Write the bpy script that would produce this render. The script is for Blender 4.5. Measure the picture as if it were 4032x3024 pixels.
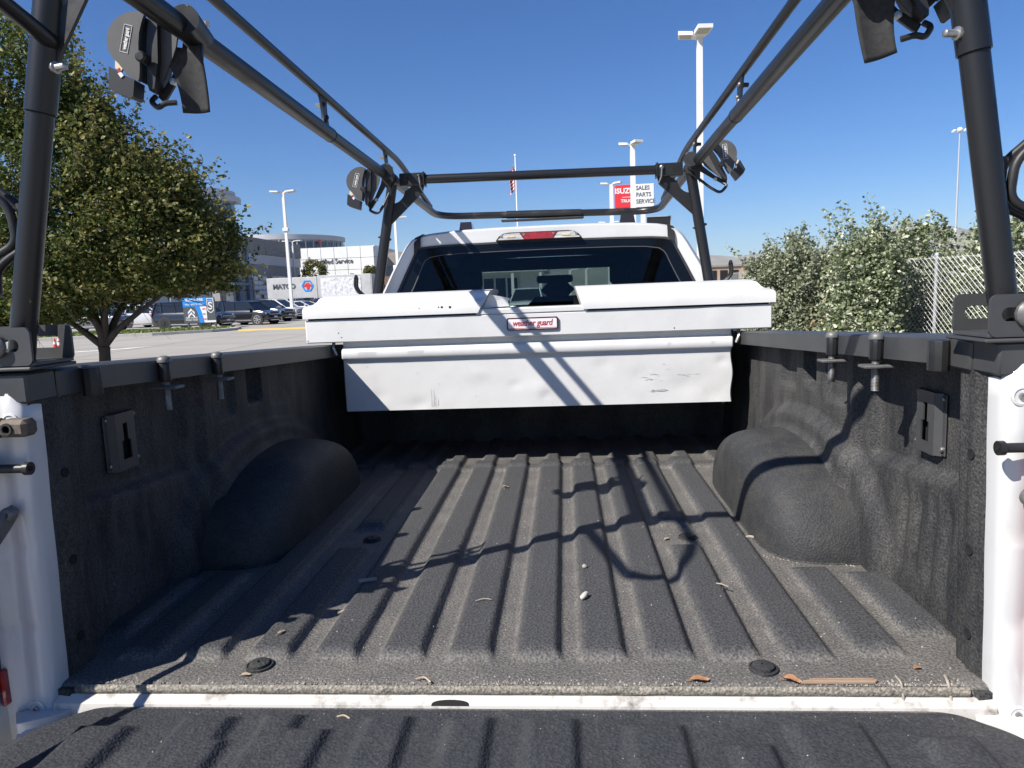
import bpy, math, random
import numpy as np
from mathutils import Matrix, Vector, noise as mnoise

for o in list(bpy.data.objects): bpy.data.objects.remove(o)
S = bpy.context.scene
COL = S.collection
random.seed(7); RNG = np.random.default_rng(7)
R = math.radians
# ------------------------------------------------------------------ camera
cam = bpy.data.objects.new('camera', bpy.data.cameras.new('camera'))
COL.objects.link(cam)
cam.data.sensor_width = 36.0; cam.data.lens = 24.97
cam.data.clip_start = 0.02; cam.data.clip_end = 40000
CR = ((0.99669288, -0.02881410, -0.07598058), (0.07153542, -0.13243720, 0.98860663), (-0.03854846, -0.99077249, -0.12993798))
xr, yr, zr = [[CR[i][k] for i in range(3)] for k in range(3)]   # camera right, down, forward in the place's axes
cam.matrix_world = Matrix(((xr[0], -yr[0], -zr[0], 0.13), (xr[1], -yr[1], -zr[1], -1.19), (xr[2], -yr[2], -zr[2], 0.70), (0, 0, 0, 1)))
S.camera = cam
# ------------------------------------------------------------------ light
SD = Vector((-0.80, -0.66, 1.0)).normalized()                    # towards the sun
W = bpy.data.worlds.new('World'); S.world = W; W.use_nodes = True
wn = W.node_tree; wn.nodes.clear()
sky = wn.nodes.new('ShaderNodeTexSky'); sky.sky_type = 'NISHITA'; sky.sun_disc = False
sky.sun_elevation = math.asin(SD.z); sky.sun_rotation = math.atan2(SD.x, SD.y)
sky.altitude = 0; sky.air_density = 1.0; sky.dust_density = 0.25; sky.ozone_density = 10.0
bgn = wn.nodes.new('ShaderNodeBackground'); bgn.inputs['Strength'].default_value = 0.070
wo = wn.nodes.new('ShaderNodeOutputWorld')
hs = wn.nodes.new('ShaderNodeHueSaturation'); hs.inputs['Saturation'].default_value = 1.12; hs.inputs['Hue'].default_value = 0.506
wn.links.new(sky.outputs[0], hs.inputs['Color']); wn.links.new(hs.outputs[0], bgn.inputs[0]); wn.links.new(bgn.outputs[0], wo.inputs[0])
sl = bpy.data.lights.new('sun', 'SUN'); sl.energy = 5.0; sl.angle = R(0.53); sl.color = (1.0, 0.955, 0.89)
sun = bpy.data.objects.new('sun', sl); COL.objects.link(sun)
sun.rotation_euler = SD.to_track_quat('Z', 'Y').to_euler()
S.view_settings.view_transform = 'Standard'; S.view_settings.look = 'None'
S.view_settings.gamma = 1.0; S.view_settings.exposure = 0.80
S.render.engine = 'CYCLES'
S.cycles.max_bounces = 8; S.cycles.transparent_max_bounces = 16
GZ = -0.92                                                        # ground level; z = 0 is the bed floor
# ------------------------------------------------------------------ materials
def pm(name, c1, c2=None, sc=4.0, rough=0.5, metal=0.0, bump=0.0, bsc=60.0, coat=0.0, det=5.0, lo=0.35, hi=0.65, stretch=None, rough2=None, bdist=0.004, spec=0.5, chips=None):
    m = bpy.data.materials.new(name); m.use_nodes = True
    nt = m.node_tree; b = nt.nodes['Principled BSDF']
    b.inputs['Roughness'].default_value = rough; b.inputs['Metallic'].default_value = metal
    b.inputs['Coat Weight'].default_value = coat; b.inputs['Coat Roughness'].default_value = 0.06
    b.inputs['Specular IOR Level'].default_value = spec
    b.inputs['Base Color'].default_value = (*c1, 1)
    if c2 is None and not bump: return m
    tc = nt.nodes.new('ShaderNodeTexCoord'); mp = nt.nodes.new('ShaderNodeMapping')
    nt.links.new(tc.outputs['Object'], mp.inputs[0])
    if stretch: mp.inputs['Scale'].default_value = stretch
    if c2 is not None:
        n = nt.nodes.new('ShaderNodeTexNoise'); n.inputs['Scale'].default_value = sc; n.inputs['Detail'].default_value = det
        n.inputs['Roughness'].default_value = 0.65
        nt.links.new(mp.outputs[0], n.inputs[0])
        r = nt.nodes.new('ShaderNodeMapRange'); r.inputs[1].default_value = lo; r.inputs[2].default_value = hi
        nt.links.new(n.outputs[0], r.inputs[0])
        mx = nt.nodes.new('ShaderNodeMix'); mx.data_type = 'RGBA'
        mx.inputs[6].default_value = (*c1, 1); mx.inputs[7].default_value = (*c2, 1)
        nt.links.new(r.outputs[0], mx.inputs[0]); nt.links.new(mx.outputs[2], b.inputs['Base Color'])
        if chips:                                                   # small chipped or scratched spots: (colour, scale, from, to)
            n3 = nt.nodes.new('ShaderNodeTexNoise'); n3.inputs['Scale'].default_value = chips[1]; n3.inputs['Detail'].default_value = 4; n3.inputs['Roughness'].default_value = 0.7
            nt.links.new(tc.outputs['Object'], n3.inputs[0])
            r3 = nt.nodes.new('ShaderNodeMapRange'); r3.inputs[1].default_value = chips[2]; r3.inputs[2].default_value = chips[3]; nt.links.new(n3.outputs[0], r3.inputs[0])
            m3 = nt.nodes.new('ShaderNodeMix'); m3.data_type = 'RGBA'; m3.inputs[7].default_value = (*chips[0], 1)
            nt.links.new(r3.outputs[0], m3.inputs[0]); nt.links.new(mx.outputs[2], m3.inputs[6]); nt.links.new(m3.outputs[2], b.inputs['Base Color'])
        if rough2 is not None:
            rr = nt.nodes.new('ShaderNodeMapRange'); rr.inputs[3].default_value = rough; rr.inputs[4].default_value = rough2
            nt.links.new(r.outputs[0], rr.inputs[0]); nt.links.new(rr.outputs[0], b.inputs['Roughness'])
    if bump:
        n2 = nt.nodes.new('ShaderNodeTexNoise'); n2.inputs['Scale'].default_value = bsc; n2.inputs['Detail'].default_value = 3
        nt.links.new(tc.outputs['Object'], n2.inputs[0])
        bp = nt.nodes.new('ShaderNodeBump'); bp.inputs['Strength'].default_value = bump; bp.inputs['Distance'].default_value = bdist
        nt.links.new(n2.outputs[0], bp.inputs['Height']); nt.links.new(bp.outputs[0], b.inputs['Normal'])
    return m

def liner(name, plastic, dust, valley, streak=(1, 1, 1), dsc=9.0, dlo=0.42, dhi=0.75, amt=0.8, grit=0.5, wear=(34, 3.0, 12)):
    """pebbled black plastic; settled dust lies in the low channels (valley) and in patches"""
    m = bpy.data.materials.new(name); m.use_nodes = True
    nt = m.node_tree; L = nt.links.new; b = nt.nodes['Principled BSDF']
    b.inputs['Roughness'].default_value = 0.66; b.inputs['Specular IOR Level'].default_value = 0.24
    ge = nt.nodes.new('ShaderNodeNewGeometry'); mp = nt.nodes.new('ShaderNodeMapping'); mp.inputs['Scale'].default_value = streak
    L(ge.outputs['Position'], mp.inputs[0])
    n = nt.nodes.new('ShaderNodeTexNoise'); n.inputs['Scale'].default_value = dsc; n.inputs['Detail'].default_value = 8; n.inputs['Roughness'].default_value = 0.7
    L(mp.outputs[0], n.inputs[0])
    r = nt.nodes.new('ShaderNodeMapRange'); r.inputs[1].default_value = dlo; r.inputs[2].default_value = dhi; L(n.outputs[0], r.inputs[0])
    fac = r.outputs[0]
    if valley:
        sx = nt.nodes.new('ShaderNodeSeparateXYZ'); L(ge.outputs['Position'], sx.inputs[0])
        v = nt.nodes.new('ShaderNodeMapRange'); v.inputs[1].default_value = valley[0]; v.inputs[2].default_value = valley[1]
        v.inputs[3].default_value = 1.0; v.inputs[4].default_value = 0.12; L(sx.outputs[2], v.inputs[0])
        ad = nt.nodes.new('ShaderNodeMath'); ad.operation = 'MULTIPLY_ADD'; ad.inputs[1].default_value = 0.55; L(r.outputs[0], ad.inputs[0]); ad.inputs[2].default_value = 0.5
        mu = nt.nodes.new('ShaderNodeMath'); mu.operation = 'MULTIPLY'; mu.use_clamp = True; L(v.outputs[0], mu.inputs[0]); L(ad.outputs[0], mu.inputs[1])
        fac = mu.outputs[0]
    wp = nt.nodes.new('ShaderNodeMapping'); wp.inputs['Scale'].default_value = wear; L(ge.outputs['Position'], wp.inputs[0])
    wn_ = nt.nodes.new('ShaderNodeTexNoise'); wn_.inputs['Scale'].default_value = 1.0; wn_.inputs['Detail'].default_value = 6; wn_.inputs['Roughness'].default_value = 0.75; L(wp.outputs[0], wn_.inputs[0])
    wr = nt.nodes.new('ShaderNodeMapRange'); wr.inputs[1].default_value = 0.56; wr.inputs[2].default_value = 0.80; wr.inputs[4].default_value = 0.55; L(wn_.outputs[0], wr.inputs[0])
    sm = nt.nodes.new('ShaderNodeMath'); sm.operation = 'MAXIMUM'; L(fac, sm.inputs[0]); L(wr.outputs[0], sm.inputs[1])
    am = nt.nodes.new('ShaderNodeMath'); am.operation = 'MULTIPLY'; am.inputs[1].default_value = amt; L(sm.outputs[0], am.inputs[0])
    # grit: fine pale specks
    g = nt.nodes.new('ShaderNodeTexNoise'); g.inputs['Scale'].default_value = 210; g.inputs['Detail'].default_value = 2; L(ge.outputs['Position'], g.inputs[0])
    gr = nt.nodes.new('ShaderNodeMapRange'); gr.inputs[1].default_value = 0.35; gr.inputs[2].default_value = 0.68
    gr.inputs[3].default_value = 1 - grit; gr.inputs[4].default_value = 1 + grit; L(g.outputs[0], gr.inputs[0])
    mx = nt.nodes.new('ShaderNodeMix'); mx.data_type = 'RGBA'; mx.inputs[6].default_value = (*plastic, 1); mx.inputs[7].default_value = (*dust, 1)
    L(am.outputs[0], mx.inputs[0])
    ml = nt.nodes.new('ShaderNodeMix'); ml.data_type = 'RGBA'; ml.blend_type = 'MULTIPLY'; ml.inputs[0].default_value = 1.0
    L(mx.outputs[2], ml.inputs[6]); L(gr.outputs[0], ml.inputs[7]); L(ml.outputs[2], b.inputs['Base Color'])
    vo = nt.nodes.new('ShaderNodeTexVoronoi'); vo.inputs['Scale'].default_value = 190; L(ge.outputs['Position'], vo.inputs[0])
    bp = nt.nodes.new('ShaderNodeBump'); bp.inputs['Strength'].default_value = 0.75; bp.inputs['Distance'].default_value = 0.0016
    L(vo.outputs[0], bp.inputs['Height']); L(bp.outputs[0], b.inputs['Normal'])
    return m

def glass(name, tint, refl=0.06, rough=0.0):
    m = bpy.data.materials.new(name); m.use_nodes = True
    nt = m.node_tree; nt.nodes.clear(); L = nt.links.new
    o = nt.nodes.new('ShaderNodeOutputMaterial'); t = nt.nodes.new('ShaderNodeBsdfTransparent'); t.inputs[0].default_value = (*tint, 1)
    g = nt.nodes.new('ShaderNodeBsdfGlossy'); g.inputs['Roughness'].default_value = rough
    f = nt.nodes.new('ShaderNodeFresnel'); ge = nt.nodes.new('ShaderNodeNewGeometry')   # same reflection from both sides of a thin pane
    mi = nt.nodes.new('ShaderNodeMapRange'); mi.inputs[3].default_value = 1.45; mi.inputs[4].default_value = 1 / 1.45
    L(ge.outputs['Backfacing'], mi.inputs[0]); L(mi.outputs[0], f.inputs[0])
    x = nt.nodes.new('ShaderNodeMixShader'); L(f.outputs[0], x.inputs[0]); L(t.outputs[0], x.inputs[1]); L(g.outputs[0], x.inputs[2]); L(x.outputs[0], o.inputs[0])
    return m

def leafmat(name, cols, trans=0.35):
    m = bpy.data.materials.new(name); m.use_nodes = True
    nt = m.node_tree; nt.nodes.clear(); L = nt.links.new
    o = nt.nodes.new('ShaderNodeOutputMaterial'); ge = nt.nodes.new('ShaderNodeNewGeometry')
    cr = nt.nodes.new('ShaderNodeValToRGB'); el = cr.color_ramp.elements
    el[0].color = (*cols[0], 1); el[1].color = (*cols[-1], 1)
    for i, c in enumerate(cols[1:-1]):
        e = el.new((i + 1) / (len(cols) - 1)); e.color = (*c, 1)
    L(ge.outputs['Random Per Island'], cr.inputs[0])
    d = nt.nodes.new('ShaderNodeBsdfPrincipled'); d.inputs['Roughness'].default_value = 0.55; d.inputs['Specular IOR Level'].default_value = 0.3; L(cr.outputs[0], d.inputs['Base Color'])
    t = nt.nodes.new('ShaderNodeBsdfTranslucent'); L(cr.outputs[0], t.inputs[0])
    x = nt.nodes.new('ShaderNodeMixShader'); x.inputs[0].default_value = trans; L(d.outputs[0], x.inputs[1]); L(t.outputs[0], x.inputs[2]); L(x.outputs[0], o.inputs[0])
    return m

MT = {}
MT['liner_floor'] = liner('liner_floor', (0.049, 0.050, 0.053), (0.168, 0.155, 0.138), (0.004, 0.015), dsc=7, amt=0.85, grit=0.42)
MT['liner_wall'] = liner('liner_wall', (0.027, 0.028, 0.030), (0.125, 0.118, 0.106), None, wear=(20, 26, 2.2), streak=(1, 2.6, 0.7), dsc=5, dlo=0.38, dhi=0.78, amt=0.62, grit=0.4)
MT['liner_well'] = liner('liner_well', (0.032, 0.033, 0.035), (0.115, 0.107, 0.088), None, dsc=6, dlo=0.45, dhi=0.85, amt=0.55, grit=0.22)
MT['liner_gate'] = liner('liner_gate', (0.036, 0.038, 0.042), (0.105, 0.10, 0.095), None, dsc=8, dlo=0.5, dhi=0.85, amt=0.5, grit=0.28)
MT['gate_edge'] = liner('gate_edge', (0.060, 0.060, 0.061), (0.17, 0.16, 0.148), None, dsc=14, dlo=0.25, dhi=0.7, amt=0.85, grit=0.4)
MT['lip_dirt'] = liner('lip_dirt', (0.17, 0.155, 0.13), (0.3, 0.27, 0.22), None, streak=(1, 1, 3), dsc=40, dlo=0.35, dhi=0.7, amt=0.8, grit=0.45)
MT['paint'] = pm('white_body_paint', (0.545, 0.545, 0.54), (0.49, 0.485, 0.47), sc=7, lo=0.5, hi=0.8, rough=0.28, coat=0.5, chips=((0.30, 0.27, 0.22), 75, 0.74, 0.77))
MT['sill'] = pm('dirty_white_sill', (0.49, 0.475, 0.445), (0.16, 0.14, 0.11), sc=26, lo=0.52, hi=0.75, rough=0.45)
MT['box'] = pm('white_powder_coat', (0.605, 0.60, 0.585), (0.52, 0.515, 0.50), sc=6, lo=0.48, hi=0.85, rough=0.38, bump=0.10, bsc=9, bdist=0.012, det=9, chips=((0.40, 0.39, 0.37), 60, 0.755, 0.78))
MT['scuff'] = pm('scuff_grey', (0.30, 0.30, 0.29), (0.52, 0.52, 0.51), sc=120, rough=0.8)
MT['steel'] = pm('black_powder_coated_steel', (0.011, 0.0115, 0.013), (0.018, 0.018, 0.018), sc=14, rough=0.36, rough2=0.5, spec=0.4, chips=((0.22, 0.19, 0.16), 55, 0.72, 0.75), bump=0.12, bsc=420, bdist=0.001)
MT['tube'] = pm('black_tube_with_rust_wear', (0.011, 0.0115, 0.013), (0.085, 0.056, 0.034), sc=3.2, lo=0.60, hi=0.80, rough=0.33, spec=0.42, rough2=0.75, bump=0.1, bsc=380, bdist=0.001, stretch=(1, 0.45, 1), chips=((0.26, 0.23, 0.19), 38, 0.715, 0.74))
MT['joint'] = pm('chipped_weld_joint', (0.028, 0.027, 0.027), (0.36, 0.30, 0.22), sc=42, lo=0.54, hi=0.66, rough=0.5, rough2=0.8)
MT['railgrey'] = pm('faded_black_rail', (0.036, 0.038, 0.041), (0.050, 0.050, 0.050), sc=9, rough=0.48, bump=0.1, bsc=300, bdist=0.001)
MT['zinc'] = pm('zinc_bolt', (0.46, 0.46, 0.45), (0.3, 0.28, 0.25), sc=60, rough=0.38, metal=0.85)
MT['rubber'] = pm('black_rubber', (0.014, 0.014, 0.015), (0.024, 0.024, 0.024), sc=30, rough=0.7)
MT['plastic_grey'] = pm('grey_plastic_cover', (0.048, 0.048, 0.05), (0.066, 0.063, 0.06), sc=18, rough=0.55)
MT['web'] = pm('black_webbing', (0.014, 0.014, 0.016), (0.03, 0.03, 0.03), sc=90, rough=0.85, bump=0.4, bsc=500, bdist=0.001)
MT['strap_cream'] = pm('cream_webbing', (0.62, 0.54, 0.38), rough=0.8)
MT['rusty'] = pm('rusty_steel', (0.13, 0.10, 0.075), (0.045, 0.04, 0.036), sc=40, rough=0.75)
MT['print_white'] = pm('white_print', (0.62, 0.62, 0.62), rough=0.6)
MT['red'] = pm('red_print', (0.34, 0.012, 0.018), rough=0.4)
MT['plaque_white'] = pm('plaque_white', (0.74, 0.68, 0.69), rough=0.3)
MT['dark_red'] = pm('plaque_border', (0.045, 0.006, 0.010), rough=0.35)
MT['black'] = pm('black_plastic', (0.012, 0.012, 0.013), rough=0.45)
MT['hole'] = pm('dark_opening', (0.004, 0.004, 0.004), rough=0.9)  # near-black colour stands in for the shade inside openings
MT['cabin'] = pm('cabin_fabric', (0.018, 0.019, 0.021), (0.026, 0.026, 0.028), sc=40, rough=0.9)
MT['frit'] = pm('black_window_border', (0.004, 0.005, 0.006), rough=0.1, spec=0.35)
MT['rear_glass'] = glass('tinted_rear_glass', (0.24, 0.29, 0.285))
MT['clear_glass'] = glass('windscreen_glass', (0.80, 0.92, 0.87))
MT['lens_red'] = pm('red_lens', (0.36, 0.006, 0.012), (0.20, 0.003, 0.008), sc=55, rough=0.12, coat=1.0)
MT['lens_clear'] = pm('ribbed_clear_lens', (0.62, 0.60, 0.57), (0.30, 0.29, 0.28), sc=70, rough=0.12, coat=1.0, stretch=(0.25, 1, 2.4))
MT['bulb'] = pm('amber_bulb_glow', (0.78, 0.62, 0.38), (0.55, 0.42, 0.28), sc=120, rough=0.2, coat=1.0)
MT['lens_smoke'] = pm('smoked_amber_lens', (0.022, 0.018, 0.016), rough=0.15, coat=0.6)
MT['strap_bar'] = pm('grey_check_strap', (0.16, 0.155, 0.145), (0.10, 0.10, 0.10), sc=40, rough=0.5, metal=0.3)
# ------------------------------------------------------------------ helpers
ORG = {}
class MB:
    def __init__(s): s.v = []; s.f = []
    def add(s, vs, fs):
        o = len(s.v); s.v.extend([tuple(map(float, p)) for p in vs]); s.f.extend([tuple(i + o for i in f) for f in fs]); return s
    def box(s, a, b, c=0.0, M=None):
        """box between corners a and b with chamfer c"""
        a = list(a); b = list(b)
        for i in range(3):
            if a[i] > b[i]: a[i], b[i] = b[i], a[i]
        if c <= 0:
            vs = [(x, y, z) for x in (a[0], b[0]) for y in (a[1], b[1]) for z in (a[2], b[2])]
            fs = [(0, 1, 3, 2), (4, 6, 7, 5), (0, 4, 5, 1), (2, 3, 7, 6), (0, 2, 6, 4), (1, 5, 7, 3)]
        else:
            c = min(c, *(0.49 * (b[i] - a[i]) for i in range(3)))
            vs = []; idx = {}
            for i in (0, 1):
                for j in (0, 1):
                    for k in (0, 1):
                        P = [(a, b)[i][0], (a, b)[j][1], (a, b)[k][2]]
                        D = [1 if i == 0 else -1, 1 if j == 0 else -1, 1 if k == 0 else -1]
                        for ax in range(3):
                            q = list(P)
                            for t in range(3):
                                if t != ax: q[t] += D[t] * c
                            idx[(i, j, k, ax)] = len(vs); vs.append(q)
            fs = []
            for ax in range(3):
                o = [t for t in range(3) if t != ax]
                for sd in (0, 1):
                    loop = []
                    for (p, q) in ((0, 0), (1, 0), (1, 1), (0, 1)):
                        t = [0, 0, 0]; t[ax] = sd; t[o[0]] = p; t[o[1]] = q; loop.append(idx[(*t, ax)])
                    fs.append(tuple(loop))
            for ax in range(3):
                o = [t for t in range(3) if t != ax]
                for p in (0, 1):
                    for q in (0, 1):
                        t0 = [0, 0, 0]; t1 = [0, 0, 0]; t0[ax] = 0; t1[ax] = 1
                        for t in (t0, t1): t[o[0]] = p; t[o[1]] = q
                        fs.append((idx[(*t0, o[0])], idx[(*t1, o[0])], idx[(*t1, o[1])], idx[(*t0, o[1])]))
            for i in (0, 1):
                for j in (0, 1):
                    for k in (0, 1): fs.append(tuple(idx[(i, j, k, ax)] for ax in range(3)))
        if M is not None: vs = [M @ Vector(p) for p in vs]
        return s.add(vs, fs)
    def tube(s, pts, r, n=14, cap=True, flat=None):
        """tube along pts; r a number or one per point; flat=(a,b) elliptical section"""
        pts = [Vector(p) for p in pts]; m = len(pts)
        rs = r if isinstance(r, (list, tuple)) else [r] * m
        T = []
        for i in range(m):
            t = (pts[min(i + 1, m - 1)] - pts[max(i - 1, 0)])
            T.append(t.normalized() if t.length > 1e-9 else Vector((0, 0, 1)))
        ref = Vector((0, 0, 1)) if abs(T[0].z) < 0.9 else Vector((1, 0, 0))
        N = (ref - T[0] * ref.dot(T[0])).normalized(); vs = []; fs = []
        for i in range(m):
            N = (N - T[i] * N.dot(T[i])).normalized(); B = T[i].cross(N)
            a, b = flat if flat else (1, 1)
            for k in range(n):
                w = 2 * math.pi * k / n
                vs.append(pts[i] + N * (rs[i] * a * math.cos(w)) + B * (rs[i] * b * math.sin(w)))
        for i in range(m - 1):
            for k in range(n):
                k2 = (k + 1) % n; fs.append((i * n + k, i * n + k2, (i + 1) * n + k2, (i + 1) * n + k))
        if cap: fs.append(tuple(range(n - 1, -1, -1))); fs.append(tuple((m - 1) * n + k for k in range(n)))
        return s.add(vs, fs)
    def cyl(s, p, q, r, n=16, r2=None): return s.tube([p, q], [r, r if r2 is None else r2], n)
    def prism(s, poly, a, b, ax='y', M=None):
        """polygon extruded from a to b along ax; poly in the two other axes in order"""
        def P(u, v, w): return {'x': (w, u, v), 'y': (u, w, v), 'z': (u, v, w)}[ax]
        n = len(poly); vs = [P(u, v, a) for u, v in poly] + [P(u, v, b) for u, v in poly]
        fs = [tuple(range(n)), tuple(range(2 * n - 1, n - 1, -1))] + [(i, n + i, n + (i + 1) % n, (i + 1) % n) for i in range(n)]
        if M is not None: vs = [M @ Vector(p) for p in vs]
        return s.add(vs, fs)
    def ring(s, outer, inner, a, b, ax='y', M=None):
        """plate with a hole: two loops with the same number of points"""
        def P(u, v, w): return {'x': (w, u, v), 'y': (u, w, v), 'z': (u, v, w)}[ax]
        n = len(outer); vs = [P(*p, a) for p in outer] + [P(*p, a) for p in inner] + [P(*p, b) for p in outer] + [P(*p, b) for p in inner]
        fs = []
        for i in range(n):
            j = (i + 1) % n
            fs += [(i, j, n + j, n + i), (2 * n + i, 3 * n + i, 3 * n + j, 2 * n + j), (i, 2 * n + i, 2 * n + j, j), (n + i, n + j, 3 * n + j, 3 * n + i)]
        if M is not None: vs = [M @ Vector(p) for p in vs]
        return s.add(vs, fs)
    def lathe(s, prof, c, ax=(0, 0, 1), n=20):
        """profile (radius, height) turned round axis ax through c"""
        ax = Vector(ax).normalized(); u = ax.orthogonal().normalized(); w = ax.cross(u); c = Vector(c)
        vs = []; m = len(prof)
        for (r, h) in prof:
            for k in range(n):
                t = 2 * math.pi * k / n; vs.append(c + ax * h + (u * math.cos(t) + w * math.sin(t)) * r)
        fs = [(i * n + k, i * n + (k + 1) % n, (i + 1) * n + (k + 1) % n, (i + 1) * n + k) for i in range(m - 1) for k in range(n)]
        fs.append(tuple(range(n - 1, -1, -1))); fs.append(tuple((m - 1) * n + k for k in range(n)))
        return s.add(vs, fs)
    def grid(s, fn, us, vs_):
        nu, nv = len(us), len(vs_)
        V = [fn(u, v) for v in vs_ for u in us]
        F = [(j * nu + i, j * nu + i + 1, (j + 1) * nu + i + 1, (j + 1) * nu + i) for j in range(nv - 1) for i in range(nu - 1)]
        return s.add(V, F)
    def loft(s, secs, closed=True, cap=True):
        n = len(secs[0]); V = [p for sec in secs for p in sec]; F = []
        for i in range(len(secs) - 1):
            for k in range(n if closed else n - 1):
                k2 = (k + 1) % n; F.append((i * n + k, i * n + k2, (i + 1) * n + k2, (i + 1) * n + k))
        if cap: F.append(tuple(range(n - 1, -1, -1))); F.append(tuple((len(secs) - 1) * n + k for k in range(n)))
        return s.add(V, F)
    def mirror_x(s, x0=0.0):
        s.v = [(2 * x0 - p[0], p[1], p[2]) for p in s.v]; s.f = [tuple(reversed(f)) for f in s.f]; return s

def root_org(o):
    while o is not None:
        if o in ORG: return ORG[o]
        o = o.parent
    return Vector((0, 0, 0))
def obj(name, mb, mat, parent=None, smooth=40, kind=None, label=None, shift=True):
    me = bpy.data.meshes.new(name)
    off = root_org(parent) if (parent is not None and shift) else Vector((0, 0, 0))
    V = mb.v if off.length == 0 else [(p[0] - off.x, p[1] - off.y, p[2] - off.z) for p in mb.v]
    me.from_pydata(V, [], mb.f); me.update()
    if smooth:
        me.polygons.foreach_set('use_smooth', [True] * len(me.polygons))
        me.set_sharp_from_angle(angle=R(smooth))
    me.materials.append(MT[mat] if isinstance(mat, str) else mat)
    o = bpy.data.objects.new(name, me); COL.objects.link(o); o.parent = parent
    if kind: o['kind'] = kind
    if label: o['label'] = label
    return o
def thing(name, label, cat, loc=(0, 0, 0), rz=0.0, group=None):
    o = bpy.data.objects.new(name, None); COL.objects.link(o); o.empty_display_size = 0.1
    o.location = loc; o.rotation_euler = (0, 0, rz); ORG[o] = Vector(loc)
    o['label'] = label; o['category'] = cat
    if group: o['group'] = group
    return o
def tag(o, label, cat, group=None):
    o['label'] = label; o['category'] = cat
    if group: o['group'] = group
    return o
def copy_tree(o, parent=None):
    c = o.copy(); COL.objects.link(c); c.parent = parent
    for ch in list(o.children): copy_tree(ch, c)
    return c
def fillet(pts, r, n=7):
    """round the corners of a path"""
    pts = [Vector(p) for p in pts]; out = [pts[0]]
    for i in range(1, len(pts) - 1):
        a = (pts[i - 1] - pts[i]); b = (pts[i + 1] - pts[i])
        d = min(r, a.length * 0.48, b.length * 0.48); p = pts[i] + a.normalized() * d; q = pts[i] + b.normalized() * d
        for k in range(n + 1):
            t = k / n; out.append(p * (1 - t) ** 2 + pts[i] * 2 * t * (1 - t) + q * t * t)
    out.append(pts[-1]); return out
def rrect(x0, x1, z0, z1, r, n=6):
    """rounded rectangle, 4*n+4 points, counter-clockwise from the lower right corner"""
    P = []
    for (cx, cz, a0) in ((x1 - r, z0 + r, -90), (x1 - r, z1 - r, 0), (x0 + r, z1 - r, 90), (x0 + r, z0 + r, 180)):
        for k in range(n + 1):
            t = R(a0 + 90 * k / n); P.append((cx + r * math.cos(t), cz + r * math.sin(t)))
    return P
def sstep(a, b, x):
    t = min(1.0, max(0.0, (x - a) / (b - a))) if a != b else float(x > a); return t * t * (3 - 2 * t)
def frange(a, b, n): return [a + (b - a) * i / (n - 1) for i in range(n)]
def text(name, body, size, origin, xdir, updir, mat, parent, align='LEFT', ext=0.0008, bold=0.0, shear=0.0, width=1.0, spacing=1.0):
    cu = bpy.data.curves.new(name, 'FONT'); cu.body = body; cu.size = size; cu.align_x = align; cu.align_y = 'CENTER'
    cu.extrude = ext; cu.offset = bold; cu.shear = shear; cu.space_character = spacing; cu.resolution_u = 3
    t = bpy.data.objects.new(name + '_curve', cu); COL.objects.link(t)
    dg = bpy.context.evaluated_depsgraph_get(); me = bpy.data.meshes.new_from_object(t.evaluated_get(dg))
    bpy.data.objects.remove(t); bpy.data.curves.remove(cu)
    x = Vector(xdir).normalized(); u = Vector(updir).normalized(); n = x.cross(u)
    Mx = Matrix((( x.x * width, u.x, n.x, origin[0]), (x.y * width, u.y, n.y, origin[1]), (x.z * width, u.z, n.z, origin[2]), (0, 0, 0, 1)))
    off = root_org(parent); me.transform(Matrix.Translation(-off) @ Mx)
    me.name = name; me.materials.clear(); me.materials.append(MT[mat] if isinstance(mat, str) else mat)
    o = bpy.data.objects.new(name, me); COL.objects.link(o); o.parent = parent
    return o
def bolt(p, ax, r, h, mat, parent, name='bolt', hexa=False):
    m = MB(); ax = Vector(ax).normalized()
    if hexa: m.lathe([(r * 1.35, 0), (r * 1.35, h * .25), (r, h * .25), (r, h), (r * .6, h * 1.02)], p, ax, 6)
    else: m.lathe([(r, 0), (r, h * .45), (r * .8, h * .8), (r * .42, h), (r * .38, h * .7), (r * .2, h * .7)], p, ax, 14)
    return obj(name, m, mat, parent, smooth=30)
# ================================================================== setting: ground
MT['concrete'] = pm('sunlit_concrete', (0.265, 0.245, 0.215), (0.325, 0.305, 0.27), sc=0.22, lo=0.3, hi=0.7, rough=0.85, det=9, bump=0.15, bsc=30)
g = obj('ground', MB().add([(-15000, -15000, GZ), (15000, -15000, GZ), (15000, 15000, GZ), (-15000, 15000, GZ)], [(0, 1, 2, 3)]), 'concrete', smooth=0, kind='structure')

# ================================================================== the pickup truck
truck = thing('pickup_truck', 'white pickup truck seen from its open tailgate, with black ribbed bed liner', 'pickup truck', (0, 1.0, GZ))
CX = 0.04                                                          # centre of the cab
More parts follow.
